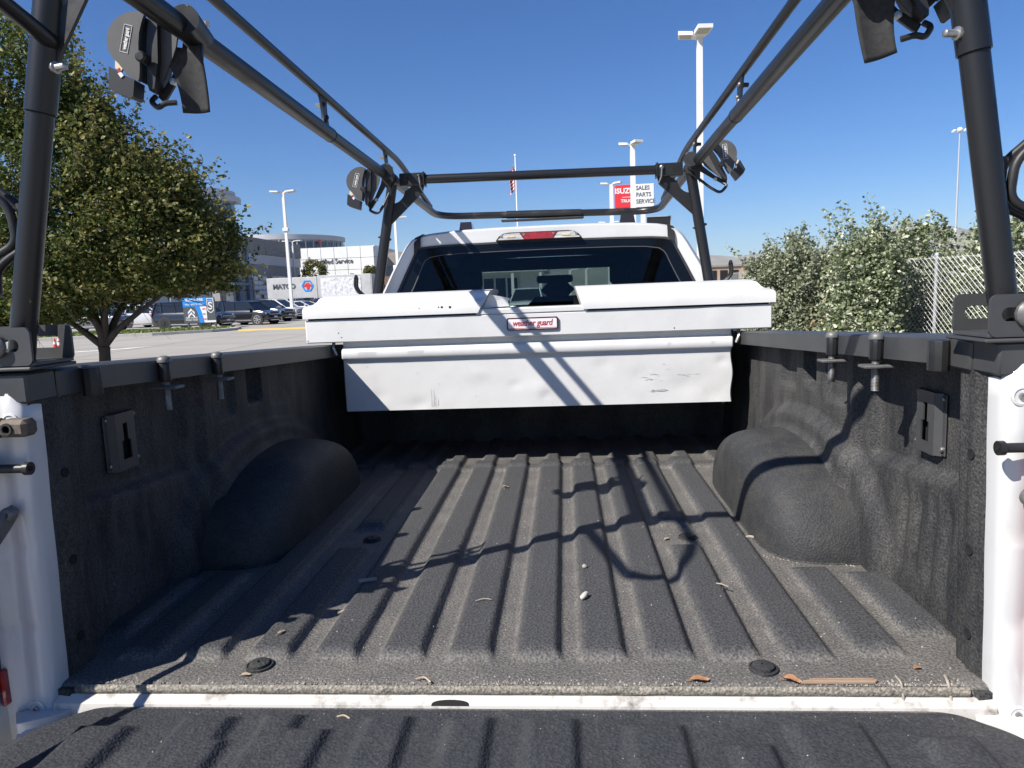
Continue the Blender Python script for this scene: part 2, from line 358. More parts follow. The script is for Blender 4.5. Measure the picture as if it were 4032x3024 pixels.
# ---- bed floor liner
RIBS = []                                                          # (left, right, y from, y to)
for xr_, y0, y1 in ((-0.698, .075, .50), (-0.565, .075, 1.50), (-0.430, .075, .67), (-0.430, .83, 1.50), (-0.297, .075, 1.50), (-0.163, .075, 1.50),
                    (-0.030, .075, 1.50), (0.101, .075, 1.50), (0.226, .075, 1.50), (0.352, .075, 1.50), (0.474, .075, .66), (0.474, .83, 1.50), (0.607, .075, 1.50),
                    (0.742, .09, .50), (0.862, .17, .47), (-0.82, .17, .47)):
    RIBS.append((xr_ - 0.082, xr_ + 0.002, y0, y1))
def floor_z(x, y):
    z = 0.0; h = 0.0185
    if y < 1.62:
        for (a, b, y0, y1) in RIBS:
            if a - .03 < x < b + .03:
                px = min(sstep(a - .010, a + .012, x), 1 - sstep(b - .012, b + .008, x))
                py = min(sstep(y0 + .000, y0 + .030, y), 1 - sstep(y1 - .02, y1 + .02, y) if y1 < 1.4 else 1 - sstep(1.588, 1.60, y))
                z = max(z, h * min(px, py))
        z += 0.011 * sstep(1.505, 1.535, y) * (1 - sstep(1.588, 1.602, y))
    else:
        ph = (x + 0.03) / 0.132; fr = ph - math.floor(ph)
        z = -0.004 + 0.017 * min(sstep(.44, .60, fr), 1 - sstep(.86, 1.0, fr))
    return z + 0.0008 * mnoise.noise((x * 9, y * 9, 0))
ys = [-.0055, -.005, -.002, .003, .010] + frange(.02, .15, 17) + frange(.165, .45, 12) + frange(.46, .72, 22) + frange(.76, .86, 10) + frange(.9, 1.46, 10) + frange(1.49, 1.625, 28) + frange(1.66, 2.1, 8)
zl = {-.0055: -.018, -.005: -.010, -.002: -.004, .003: -.001, .010: 0.0}
obj('bed_floor_liner', MB().grid(lambda x, y: (x, y, zl[y] if y in zl else floor_z(x, y)), frange(-.89, .89, 372), ys), 'liner_floor', truck, smooth=60)
obj('liner_rear_lip', MB().grid(lambda x, t: (x, -.0075 - .004 * math.sin(t * 3.1) + .0015 * mnoise.noise((x * 30, t * 3, 2)), -.0165 + .0175 * t), frange(-.79, .80, 160), frange(0, 1, 6)), 'lip_dirt', truck, smooth=60)
# tie-down caps pressed into the floor
for (x, y) in ((-.476, .060), (.473, .052), (.455, .745), (-.443, .755)):
    obj('tie_down_cap', MB().lathe([(.026, -.003), (.026, .003), (.023, .004), (.022, .002), (.019, .002), (.019, .0075), (.015, .009), (.004, .0095), (.0035, .006), (.001, .006)], (x, y, 0.001), n=28), 'liner_well', truck)
# ---- side walls and wheel wells
def wall_in(y, z):
    """distance of the liner wall from the centre line"""
    fl_ = 1 - sstep(.100, .118, y)
    x = (.868 + .012 * sstep(.03, .3, z)) * (1 - fl_) + (.832 - .026 * z) * fl_
    x += .004 * (1 - sstep(.0, .035, y)) - .004 * sstep(.035, .045, y) * (1 - sstep(.06, .07, y))
    low = .30 - .06 * (y - .2)
    x += .026 * sstep(.185, .205, y) * (1 - sstep(.585, .61, y)) * sstep(low - .012, low + .014, z)      # recess round the cargo plate
    for yc in (.235, .295, .355, .415):                                                                   # low vertical ridges
        d = y - yc
        x += .009 * (sstep(-.036, -.004, d) * (1 - sstep(-.004, .006, d))) * sstep(.045, .075, z) * (1 - sstep(.21, .265, z))
    x -= .022 * sstep(.635, .66, y)                                                                       # the wall steps in ahead of the recess
    for (a_, b_, zl_, dp_) in ((.70, .85, .385, .016), (.93, 1.04, .41, .034), (1.10, 1.26, .385, .016)):
        x += dp_ * sstep(a_, a_ + .02, y) * (1 - sstep(b_ - .02, b_, y)) * sstep(zl_, zl_ + .025, z)
    e = (abs(y - 1.0) / .56) ** 2.2 + (max(z, 0) / .345) ** 2.2                                           # swelling round the wheel
    x -= .030 * (1 - sstep(.80, 1.04, e)) + .016 * (1 - sstep(.50, .62, e))
    return x + .0012 * mnoise.noise((y * 6, z * 6, 5))
wy = frange(-.012, .14, 26) + frange(.15, .62, 66) + frange(.64, 1.2, 60) + frange(1.23, 2.1, 26); wz = frange(-.004, .56, 62)
def well(s):
    m = MB(); nu, nv = 60, 30; yc, hl, hz, dp = .985, .445, .240, .256
    sp = lambda t, e: math.copysign(abs(t) ** e, t)
    def fn(u, v):
        w = math.pi * u; e = math.pi / 2 * v; r = sp(math.cos(e), .36)
        return (s * (.884 - dp * sp(math.sin(e), .42)), yc + hl * r * sp(math.cos(w), .92), hz * r * sp(math.sin(w), .92) - .002 + .006 * math.exp(-((u - .62) / .05) ** 2) * math.sin(e) * math.cos(e) * 2)
    m.grid(fn, frange(0, 1, nu), frange(0, 1, nv))
    return m
for s in (-1, 1):
    w = obj('side_wall_liner', MB().grid(lambda y, z: (s * wall_in(y, z), y, z * min(1, (.575 - .050 * y) / .575)), wy, wz), 'liner_wall', truck, smooth=60)
    obj('wheel_well', well(s), 'liner_well', truck, smooth=60)
    obj('weld_bead', MB().tube([(s * (.884 - .256 * abs(math.sin(e)) ** .42 - .001), .985 - .445 * abs(math.cos(e)) ** .36, .001) for e in frange(0, math.pi / 2, 16)], .0026, 6), 'liner_wall', truck)
    for z in (.393, .222, .068):                                                       # oval holes in the flange
        obj('flange_hole', MB().lathe([(.0095, -.0012), (.0095, .0009), (.0085, .0012), (.007, .0004)], (s * (wall_in(.052, z) - .0012), .052, z), (-s, 0, 0), 18), 'hole', w)
# front wall of the bed
obj('front_wall_liner', MB().grid(lambda x, z: (x, 2.09 + .012 * math.sin(x * 24) * (.1 < z < .45), z), frange(-.89, .89, 80), frange(-.01, .56, 8)), 'liner_wall', truck, smooth=60)
# ---- cargo plates (one on each wall)
for s in (-1, 1):
    yc, zc = .352, .392; m = MB()
    xw = s * (wall_in(yc, zc) - .004)
    f0, f1 = xw - s * .016, xw - s * .0125
    for (ya, yb, za, zb) in ((-.036, -.0165, -.066, .066), (.0165, .036, -.066, .066), (-.0165, .0165, .041, .066), (-.0165, .0165, -.066, -.042), (-.0165, -.0085, .002, .041), (.0085, .0165, .002, .041)):
        m.box((f0, yc + ya, zc + za), (f1, yc + yb, zc + zb))
    for d in (-1, 1):
        m.box((xw - s * .003, yc + d * .045, zc - .064), (xw, yc + d * .058, zc + .064), .001)
        m.prism([(f0, yc + d * .0355), (f1, yc + d * .0350), (xw, yc + d * .0450), (xw - s * .003, yc + d * .0465)], zc - .0655, zc + .0655, 'z')
    pl = obj('cargo_plate', m, 'railgrey', truck, smooth=25)
    obj('plate_recess', MB().box((xw - s * .0005, yc - .034, zc - .062), (xw + s * .001, yc + .034, zc + .062)), 'hole', pl, smooth=0)
    for a in (-.052, .052):
        for b in (-.05, .055): bolt((xw - s * .003, yc + a, zc + b), (-s, 0, 0), .0055, .007, 'zinc', pl)
# ---- rear pillars, striker pins, check straps, latch block, tail lamps
for s in (-1, 1):
    m = MB(); xa = .834
    prof = [(0, -.006), (.002, -.020), (.007, -.026), (.030, -.030), (.036, -.027), (.052, -.027), (.060, -.033), (.085, -.038), (.085, .10), (.01, .10), (0, .02)]
    secs = []
    for z in (-.10, -.03, .05, .11, .125, .14, .25, .26, .275, .29, .40, .50, .53, .548, .555):
        dent = .004 * (z in (.125, .275)); ins = .02 * max(0, z - .53) / .025
        secs.append([(s * (xa - .026 * z + x * (1 if x < .06 else 1) + ins * (x < .03)), y + dent * (y < -.02) + .3 * ins * (y < 0), z) for x, y in prof])
    if s < 0: secs = [list(reversed(q)) for q in secs]
    pil = obj('rear_pillar', m.loft(secs), 'paint', truck, smooth=55)
    for za, zb in ((-.45, -.002), (.402, .575)):
        obj('rear_shade_corner', MB().box((s * .917, -.150, za), (s * 1.012, .0, zb), .012), 'paint', truck)  # drawn back past the true bedside end, to shade pillar and bed floor
    for (dx, z) in ((.024, .505), (.032, -.035)):
        d = obj('pillar_dimple', MB().lathe([(.016, -.003), (.016, .0015), (.0125, .0025), (.011, .0008), (.001, .0004)], (s * (xa - .026 * z + dx), -.0285, z), (0, -1, 0), 24), 'paint', pil)
        obj('bolt', MB().lathe([(.0055, 0), (.0055, .003), (.003, .0035), (.0028, .001), (.0005, .001)], (s * (xa - .026 * z + dx), -.0300, z), (0, -1, 0), 12), 'zinc', d)
    st = obj('striker_pin', MB().tube([(s * .890, -.055, .428), (s * .885, -.055, .428), (s * .858, -.055, .428), (s * .806, -.055, .428), (s * .806, -.055, .428), (s * .797, -.055, .428)], [.026, .026, .0078, .0078, .0115, .0115], 18), 'steel', truck)
    obj('pin_socket', MB().lathe([(.005, 0), (.005, .0012), (.002, .0012)], (s * .797, -.055, .428), (-s, 0, 0), 6), 'hole', st)
    # check strap from the pillar down to the tailgate
    p0, p1 = Vector((s * .852, -.045, .345)), Vector((s * .872, -.225, .19)); d = (p1 - p0).normalized()
    cs = obj('check_strap', MB().tube([p0 - d * .012, p0, p0 + d * .02, p1], [.010, .0155, .017, .0165], 12, flat=(1.0, .26)), 'strap_bar', truck)
    obj('strap_bolt', MB().lathe([(.013, -.006), (.013, .004), (.0125, .006), (.009, .009), (.0045, .0105), (.004, .006), (.0005, .006)], p0 + Vector((0, -.006, 0)), (-s * .25, -1, .1), 18), 'strap_bar', cs)
    obj('strap_sleeve', MB().tube([p1 - d * .012, p1 + d * .03, Vector((s * .879, -.47, -.01))], [.016, .013, .012], 12), 'rubber', cs)
    obj('tail_lamp_edge', MB().box((s * .908, -.050, -.02), (s * .917, -.031, .05), .003), 'lens_red', truck)
    # tail lamp and bedside skin
    obj('tail_lamp', MB().box((s * .918, -.150, .0), (s * 1.013, -.031, .40), .014), 'lens_red', truck)  # set out backward along with the corner, to add to its shade
    b = obj('bed_side', MB().loft([[(s * x, y, z - .045 * max(0, y) * (z > .4) - .02 * (z > .4)) for x, z in ((.955, -.50), (1.0, -.46), (1.012, -.10), (1.008, .30), (.995, .50), (.985, .545), (.945, .552), (.942, .50), (.955, .45))] for y in (-.03, .9, 2.12)]), 'paint', truck, smooth=50)
    whl = obj('rear_wheel', MB().lathe([(.20, -.12), (.385, -.12), (.40, -.09), (.40, .09), (.385, .12), (.20, .12)], (s * .86, 1.10, GZ + .40), (1, 0, 0), 28), 'rubber', truck)
    obj('rim', MB().lathe([(.21, 0), (.205, .02), (.12, -.03), (.08, .03), (.02, .04)], (s * .95, 1.10, GZ + .40), (s, 0, 0), 24), 'zinc', whl)
lb = obj('latch_block', MB().box((-.874, -.070, .482), (-.842, -.040, .516), .004).box((-.842, -.066, .484), (-.790, -.030, .514), .007), 'rusty', truck)
obj('latch_socket', MB().lathe([(.011, 0), (.0105, .003), (.007, .003), (.006, -.002), (.001, -.002)], (-.822, -.066, .499), (0, -1, 0), 16), 'rubber', lb)
# ---- white sill between floor and tailgate
sill = obj('rear_sill', MB().loft([[(x, -.004, -.060), (x, -.004, -.0175), (x, -.010, -.0165), (x, -.026, -.026), (x, -.030, -.040), (x, -.030, -.060)] for x in (-.835, -.79, 0, .79, .835)]), 'sill', truck, smooth=30)
def slot_pt(u, v): return (-.092 + u, -.0265 + v * .86 + .0004, -.0262 + v * .51 + .0008)   # on the sloping top of the sill
obj('drain_slot', MB().add([slot_pt(.034 * math.cos(t), .0115 * abs(math.sin(t)) ** .6 - .001) for t in frange(0, math.pi, 17)], [tuple(range(17))]), 'hole', sill, smooth=0)  # flat dark patch; the shade inside the slot is put into its colour
for s in (-1, 1):
    obj('hinge_cup', MB().lathe([(.045, 0), (.045, .012), (.032, .02), (.012, .022)], (s * .835, -.055, -.075), (-s * .3, -.4, 1), 18), 'paint', truck)
    obj('corner_gusset', MB().prism([(s * .775, -.006), (s * .835, -.004), (s * .90, -.04), (s * .87, -.075), (s * .82, -.05)], -.055, -.036, 'z'), 'paint', truck)
    obj('liner_corner_flap', MB().prism([(s * .800, .012), (s * .838, .018), (s * .836, -.012), (s * .812, -.014)], -.022, -.006, 'z'), 'liner_wall', truck)
# ---- tailgate, lowered towards the camera
GR = [(-.735, -.640, -.60, -.115), (-.560, -.470, -.150, -.085), (-.520, -.455, -.60, -.150), (-.415, -.352, -.118, -.078), (-.415, -.292, -.60, -.118), (-.236, -.158, -.60, -.080), (-.094, -.018, -.60, -.082),
      (.040, .126, -.60, -.084), (.205, .300, -.60, -.100), (.365, .430, -.60, -.150), (.470, .585, -.60, -.090), (.665, .745, -.60, -.125)]
def gate_hw(y):
    t = min(1, max(0, (-.024 - y) / .16)); return .70 + .165 * math.sqrt(max(0, 1 - (1 - t) ** 2))
def gate_z(x, y):
    z = -.027
    for (a, b, y0, y1) in GR:
        if a - .03 < x < b + .03:
            px = min(sstep(a - .008, a + .014, x), 1 - sstep(b - .010, b + .010, x)); py = 1 - sstep(y1 - .014, y1 + .016, y)
            z = max(z, -.027 + .0150 * min(px, py))
    return z + .0007 * mnoise.noise((x * 8, y * 8, 3))
gy = [-.62, -.5, -.4, -.3] + frange(-.26, -.052, 46) + [-.048, -.044, -.040, -.036, -.032, -.0285, -.0255, -.024]
gl = {-.048: -.0275, -.044: -.0285, -.040: -.030, -.036: -.0318, -.032: -.0336, -.0285: -.0355, -.0255: -.039, -.024: -.046}
tgm = MB()
def gfn(u, y):
    hw = gate_hw(y); x = u * hw; e = 1 - sstep(.93, 1.0, abs(u)) ** 2
    z = gl.get(y, gate_z(x, y)); return (x + .005, y + .011, z - .014 * (1 - e) - (.02 if abs(u) > .9999 else 0))
gate = obj('tailgate', tgm.grid(gfn, [-1.0, -.9995] + frange(-.999, .999, 330) + [.9995, 1.0], [y for y in gy if y < -.047]), 'liner_gate', truck, smooth=60)
obj('tailgate_edge', MB().grid(gfn, [-1.0, -.9995] + frange(-.999, .999, 160) + [.9995, 1.0], [y for y in gy if y > -.049]), 'gate_edge', gate, smooth=60)
obj('tailgate_shell', MB().box((-.862, -.62, -.105), (.872, -.062, -.062), .015), 'paint', gate)
# chassis below the bed
obj('bumper', MB().box((-.98, -.22, GZ + .42), (.98, -.02, GZ + .60), .03), 'zinc', truck)
obj('chassis', MB().box((-.55, -.1, GZ + .45), (.55, 5.2, GZ + .75), .02), 'rubber', truck)
# ================================================================== cab
OUT = [(0, 1.0), (.22, .999), (.42, .994), (.53, .985), (.59, .974), (.622, .958), (.648, .933), (.672, .895), (.72, .81), (.775, .70), (.835, .58), (.90, .47), (.955, .40), (.985, .30), (1.0, 0), (.99, -.45)]
def outline(y, k=1.0, dz=0.0, zlow=None):
    P = [(CX + x * k, y, z + dz) for x, z in OUT]; Q = [(2 * CX - x, yy, z) for x, yy, z in reversed(P[1:])]
    return Q + P
cabs = [(2.185, .985, -.012), (2.20, .997, -.002), (2.23, 1.0, 0.0), (2.6, 1.01, .012), (3.2, 1.01, .016), (3.7, .99, .0), (3.86, .97, -.035)]
obj('cab_shell', MB().loft([[(x, y - .17 * min(.5, max(0, .98 - z)) * (y < 2.25), z) for x, y, z in outline(yy, k, dz)] for yy, k, dz in cabs], closed=False, cap=False), 'paint', truck, smooth=50)
obj('cabin_lining', MB().loft([outline(y, .955 * k, dz - .035) for y, k, dz in cabs[2:]], closed=False, cap=False), 'cabin', truck, smooth=50)
def wloop(top, th, bot, bh, r):
    """window loop matched point for point to the cab outline"""
    P = []
    for x, z in OUT:
        a = math.atan2(x, (z - .62))
        P.append(a)
    return P
WIN = [(0, .928), (.2, .927), (.38, .925), (.50, .922), (.565, .917), (.590, .908), (.603, .893), (.613, .87), (.655, .785), (.70, .69), (.745, .59), (.775, .52), (.775, .49), (.74, .475), (.3, .47), (0, .47)]
WGL = [(0, .888), (.2, .887), (.37, .885), (.475, .881), (.535, .872), (.557, .857), (.568, .840), (.578, .815), (.615, .735), (.655, .66), (.69, .575), (.715, .53), (.715, .51), (.68, .50), (.3, .495), (0, .495)]
LEAN = .17
def sym(P, y): return [(CX - x, y + (.98 - z) * -LEAN, z) for x, z in reversed(P[1:])] + [(CX + x, y + (.98 - z) * -LEAN, z) for x, z in P]
def band(A, B): 
    m = MB(); n = len(A); m.add(A + B, [(i, i + 1, n + i + 1, n + i) for i in range(n - 1)]); return m
back = [(x, y - LEAN * min(.5, max(0, .98 - z)), z) for x, y, z in outline(2.185, .985, -.012)]
obj('cab_back', band(back, sym(WIN, 2.192)), 'paint', truck, smooth=50)
rw = obj('rear_window', MB().add(sym(WGL, 2.190), [tuple(range(len(sym(WGL, 2.19))))]), 'rear_glass', truck, smooth=0)
obj('window_border', band(sym(WIN, 2.188), sym(WGL, 2.188)), 'frit', rw, smooth=50)
gln = [(x * .993, z - .0035) for x, z in WGL]
obj('border_line', band(sym(WGL, 2.1865), sym(gln, 2.1865)), 'railgrey', rw, smooth=0)
ww = [(x * 1.004, z + .003) for x, z in WIN]; wi = [(x * .992, z - .006) for x, z in WIN]
obj('window_seal', band(sym(ww, 2.186), sym(wi, 2.186)), 'rubber', rw, smooth=50)
# brake lamp on the roof edge
bl = obj('roof_brake_lamp', MB().prism([(-.176, .930), (.222, .930), (.222, .934), (.205, .953), (.185, .964), (.16, .968), (-.115, .968), (-.14, .964), (-.16, .953), (-.176, .934)], 2.155, 2.20, 'y'), 'black', truck, smooth=30)
obj('red_lens', MB().prism([(-.062, .964), (.108, .964), (.088, .935), (-.042, .935)], 2.149, 2.16, 'y'), 'lens_red', bl, smooth=30)
for a, b, c, d in ((-.136, -.066, -.168, -.046), (.112, .182, .092, .214)):
    ln = obj('clear_lens', MB().prism([(a, .962), (b, .964), (d, .935), (c, .935)], 2.150, 2.16, 'y'), 'lens_clear', bl, smooth=30)
for x in (-.105, .150):
    obj('bulb_glint', MB().prism([(x - .017, .9535), (x + .017, .9535), (x + .020, .9455), (x - .020, .9455)], 2.1475, 2.151, 'y'), 'bulb', bl, smooth=0)  # pale amber patch: the glow in the lens centre put into colour
for x in (-.150, -.045, .091, .196):
    obj('lamp_screw', MB().lathe([(.006, 0), (.005, .003), (.001, .003)], (x, 2.1495, .952 if abs(x - .02) > .1 else .956), (0, -1, 0), 12), 'zinc', bl)
# roof trim strips and clearance lamps
for s in (-1, 1):
    def tr(u, v):                                                    # a flat strip bedded in the roof ditch, wrapping down the back edge
        yy, dz, dy = ((2.164, -.062, -.002), (2.168, -.038, -.003), (2.174, -.016, -.002), (2.196, -.002, 0), (2.23, .004, 0), (2.6, .015, 0), (3.2, .019, 0), (3.7, .003, 0))[v]
        return (CX + s * (.572 + .034 * u), yy + dy, .978 - .014 * u * (v > 2) + dz + .003 - .03 * u * (v <= 2))
    obj('roof_trim', MB().grid(tr, frange(0, 1, 4), list(range(8))), 'rubber', truck)
for x, w in ((-.372, .040), (.470, .046)):
    obj('clearance_lamp', MB().loft([[(x - w, 2.58, .99), (x + w, 2.58, .99), (x + w * .72, 2.60, 1.068), (x - w * .72, 2.60, 1.068)], [(x - w, 2.76, .985), (x + w, 2.76, .985), (x + w * .6, 2.72, 1.062), (x - w * .6, 2.72, 1.062)]]), 'lens_smoke', truck, smooth=20)
# windscreen, pillars, dash, hood
obj('windscreen', MB().add([(CX - .62, 3.86, .90), (CX + .62, 3.86, .90), (CX + .80, 4.55, .46), (CX - .80, 4.55, .46)], [(0, 1, 2, 3)]), 'clear_glass', truck, smooth=0)
for s in (-1, 1):
    obj('front_pillar', MB().tube([(CX + s * .64, 3.84, .92), (CX + s * .84, 4.6, .44)], .035, 8), 'paint', truck)
    obj('side_window', MB().add([(CX + s * (.788 + .006), 2.35, .69), (CX + s * (.788 + .006), 3.9, .69), (CX + s * .695, 3.75, .89), (CX + s * .695, 2.38, .89)], [(0, 1, 2, 3)]), 'frit', truck, smooth=0)
    obj('front_wheel', MB().lathe([(.20, -.12), (.385, -.12), (.40, -.09), (.40, .09), (.385, .12), (.20, .12)], (CX + s * .86, 5.1, GZ + .40), (1, 0, 0), 24), 'rubber', truck)
obj('header_panel', MB().box((CX - .66, 3.70, .838), (CX + .66, 3.88, .92), .02), 'cabin', truck)
obj('dashboard', MB().box((CX - .8, 4.1, .05), (CX + .8, 4.55, .40), .05), 'cabin', truck)
obj('hood', MB().loft([[(CX - .95, y, .0), (CX - .93, y, a), (CX - .5, y, b), (CX + .5, y, b), (CX + .93, y, a), (CX + .95, y, .0)] for y, a, b in ((4.5, .38, .45), (5.4, .35, .43), (5.75, .28, .36), (5.82, .1, .1))]), 'paint', truck, smooth=50)
obj('grille', MB().box((CX - .9, 5.75, -.4), (CX + .9, 5.9, .25), .04), 'rubber', truck)
obj('cab_floor', MB().box((CX - .9, 2.2, -.5), (CX + .9, 4.6, -.4)), 'cabin', truck, smooth=0)
obj('mirror', MB().box((CX - .10, 3.95, .745), (CX + .16, 3.98, .80), .012), 'black', truck)
def seat(name, x, y, w, z0, z1, hz0, hz1, hw):
    b = obj(name, MB().box((x - w, y, z0), (x + w, y + .14, z1), .04), 'cabin', truck)
    obj('headrest', MB().box((x - hw, y + .01, hz0), (x + hw, y + .12, hz1), .035), 'cabin', b)
seat('rear_seat', CX + .06, 2.47, .155, .1, .665, .66, .735, .085)
seat('rear_seat', CX - .53, 2.47, .22, .1, .70, .69, .82, .13)
seat('rear_seat', CX + .55, 2.47, .22, .1, .70, .69, .82, .13)
seat('front_seat', CX - .56, 3.25, .24, .1, .70, .70, .86, .14)
seat('front_seat', CX + .52, 3.25, .24, .1, .70, .70, .86, .14)
# ================================================================== tool box across the bed
tb = thing('tool_box', 'dented white steel saddle tool box across the front of the truck bed', 'tool box', (0, 1.83, .24))
DENTS = [(-.46, .262, .035, .0035), (-.07, .33, .022, .003), (.03, .31, .05, -.003), (.05, .285, .018, .003), (.42, .35, .05, .0025), (.60, .31, .06, .004), (.28, .40, .03, .002), (-.22, .38, .04, -.002), (.70, .27, .05, .003), (-.62, .30, .03, .002), (.735, .40, .02, .004)]
def dent(x, z):
    d = sum(k * math.exp(-((x - a) ** 2 + (1.5 * (z - b_)) ** 2) / (r * r)) for a, b_, r, k in DENTS)
    return d + .0012 * mnoise.noise((x * 4.2, z * 6, 1.3)) + .0005 * mnoise.noise((x * 17, z * 17, 8))
BP = [(1.600, .240)] + [(1.600, z) for z in frange(.247, .440, 16)] + [(1.597, .449), (1.585, .456), (1.582, .462), (1.582, .482), (1.586, .489), (1.602, .496), (1.612, .500), (1.612, .521), (2.06, .521), (2.06, .240)]
def box_sec(x, k=0.0): return [(x + (.004 * math.sin(z * 40) * (1 if abs(x) > .74 else 0) * (x > 0) * (z < .45)), y + (k if y < 1.7 else -k) + (dent(x, z) if y < 1.611 else 0), z + (k if z < .3 and y < 1.601 and z < .241 else 0)) for y, z in BP]
obj('lower_body', MB().loft([box_sec(-.762, .004), box_sec(-.758)] + [box_sec(x) for x in frange(-.75, .762, 120)] + [box_sec(.769), box_sec(.773, .004)]), 'box', tb, smooth=30)
def tray_sec(x, k=0.0):
    F = [(1.584, .522), (1.580, .526)] + [(1.580, z) for z in frange(.535, .60, 8)] + [(1.580, .608), (1.584, .612), (2.086, .612), (2.09, .608), (2.09, .526), (2.086, .522)]
    return [(x, y + k * (1 if y < 1.7 else -1) + (dent(x * .8 + .9, z) * .7 - .0025 * math.exp(-((x - .72) ** 2 + (z - .57) ** 2) / .0025) if y < 1.6 else 0), z) for y, z in F]
obj('upper_tray', MB().loft([tray_sec(-.900, .004), tray_sec(-.896)] + [tray_sec(x) for x in frange(-.885, .902, 120)] + [tray_sec(.913), tray_sec(.917, .004)]), 'box', tb, smooth=30)
obj('lid_gasket', MB().box((-.890, 1.590, .612), (.907, 2.08, .628)), 'rubber', tb, smooth=0)
obj('centre_sill', MB().box((-.215, 1.578, .6125), (.222, 1.70, .634), .003), 'box', tb)
def lid(x_out, xi_b, xi_t, s):
    prof = [(0, .620), (0, .652), (.003, .661), (.009, .667), (.020, .671), (.034, .675), (.046, .684), (.054, .696), (.060, .701), (.072, .703), (.12, .707), (.20, .710)]
    m = MB(); loops = []
    for d, z in prof:
        xi = xi_b + (xi_t - xi_b) * min(1, (z - .62) / .085); xo = x_out - s * d * (1 if d < .1 else .3 + .07)
        y0, y1 = 1.571 + d, 2.098 - d
        loops.append([(xo, y0, z), (xi, y0, z), (xi, y1, z), (xo, y1, z)])
    if s > 0: loops = [list(reversed(l)) for l in loops]
    return m.loft(loops)
ll = obj('lid', lid(-.905, -.205, -.160, -1), 'box', tb, smooth=32)
lr = obj('lid', lid(.928, .205, .178, 1), 'box', tb, smooth=32)
fl = MB().add([(-.165, 1.640, .690), (-.095, 1.655, .674), (-.088, 1.655, .640), (-.190, 1.640, .636), (-.14, 1.648, .664)], [(0, 1, 4), (1, 2, 4), (2, 3, 4), (3, 0, 4)])
fl.add([(p[0], p[1] + .003, p[2]) for p in fl.v], [(0, 4, 1), (1, 4, 2), (2, 4, 3), (3, 4, 0)])
obj('bent_lid_flap', fl, 'box', ll, smooth=0, label='bent white flap at the inner end of the lid')
# name plaque
pl = obj('name_plaque', MB().prism(rrect(-.094, .106, .5465, .5955, .008, 4), 1.5795, 1.5725, 'y'), 'dark_red', tb, smooth=30)
obj('plaque_face', MB().prism(rrect(-.0885, .1005, .5515, .5905, .005, 4), 1.5735, 1.5718, 'y'), 'plaque_white', pl, smooth=0)
obj('plaque_line', MB().prism(rrect(-.0865, .0985, .5535, .5555, .0008, 2), 1.572, 1.5714, 'y'), 'red', pl, smooth=0)
text('plaque_lettering', 'weather guard', .0335, (.006, 1.5714, .5735), (1, 0, 0), (0, 0, 1), 'red', pl, 'CENTER', .0003, bold=.0005, shear=.18, width=.86, spacing=.92)
# scrapes, chips and rust on the box
sc = MB()
for (x, z0, z1) in ((-.412, .252, .322), (-.402, .256, .318), (-.396, .25, .298), (-.386, .254, .284), (-.405, .25, .275)):
    sc.add([(x, 1.5985 + dent(x, z0), z0), (x + .0016, 1.5985 + dent(x, z0), z0), (x + .0024, 1.5985 + dent(x, z1), z1), (x + .0014, 1.5985 + dent(x, z1), z1)], [(0, 1, 2, 3)])
for k in range(46):
    if k < 14: x, z, w, h = .50 + random.gauss(0, .02), .292 + random.gauss(0, .002), .006 + random.random() * .014, .0016
    elif k < 26: x, z, w, h = .55 + random.gauss(0, .06), .352 + random.gauss(0, .003), .004 + random.random() * .02, .0007
    elif k < 38: x, z, w, h = .47 + random.gauss(0, .02), .335 + random.gauss(0, .004), .002 + random.random() * .008, .0008
    else: x, z, w, h = random.uniform(-.7, .72), random.uniform(.25, .43), .002 + random.random() * .004, .0011
    a = random.uniform(-.25, .25)
    yd = 1.5982 + dent(x, z); sc.add([(x - w, yd, z - w * a), (x, yd, z - h), (x + w, yd, z + w * a), (x + w * .2, yd, z + h)], [(0, 1, 2, 3)])
obj('scrape_marks', sc, 'scuff', tb, smooth=0)
ch = MB()
for (x, z, r) in ((-.345, .6475, .005), (-.313, .6465, .0055), (-.435, .6465, .002), (-.358, .648, .003)):
    ch.lathe([(r, 0), (r * .7, .0008), (r * .2, .001)], (x, 1.5708, z), (0, -1, 0), 7)
for (x, z) in ((-.893, .532), (-.755, .542), (-.766, .560), (.55, .515 + .02)): ch.lathe([(.0028, 0), (.001, .0006)], (x, 1.5797, z), (0, -1, 0), 6)
obj('paint_chips', ch, 'black', tb, smooth=0)
for x in (-.80, .80):
    obj('mounting_hook', MB().tube(fillet([(x, 1.62, .525), (x, 1.60, .50), (x * .985, 1.60, .47)], .01), .007, 8), 'zinc', tb)

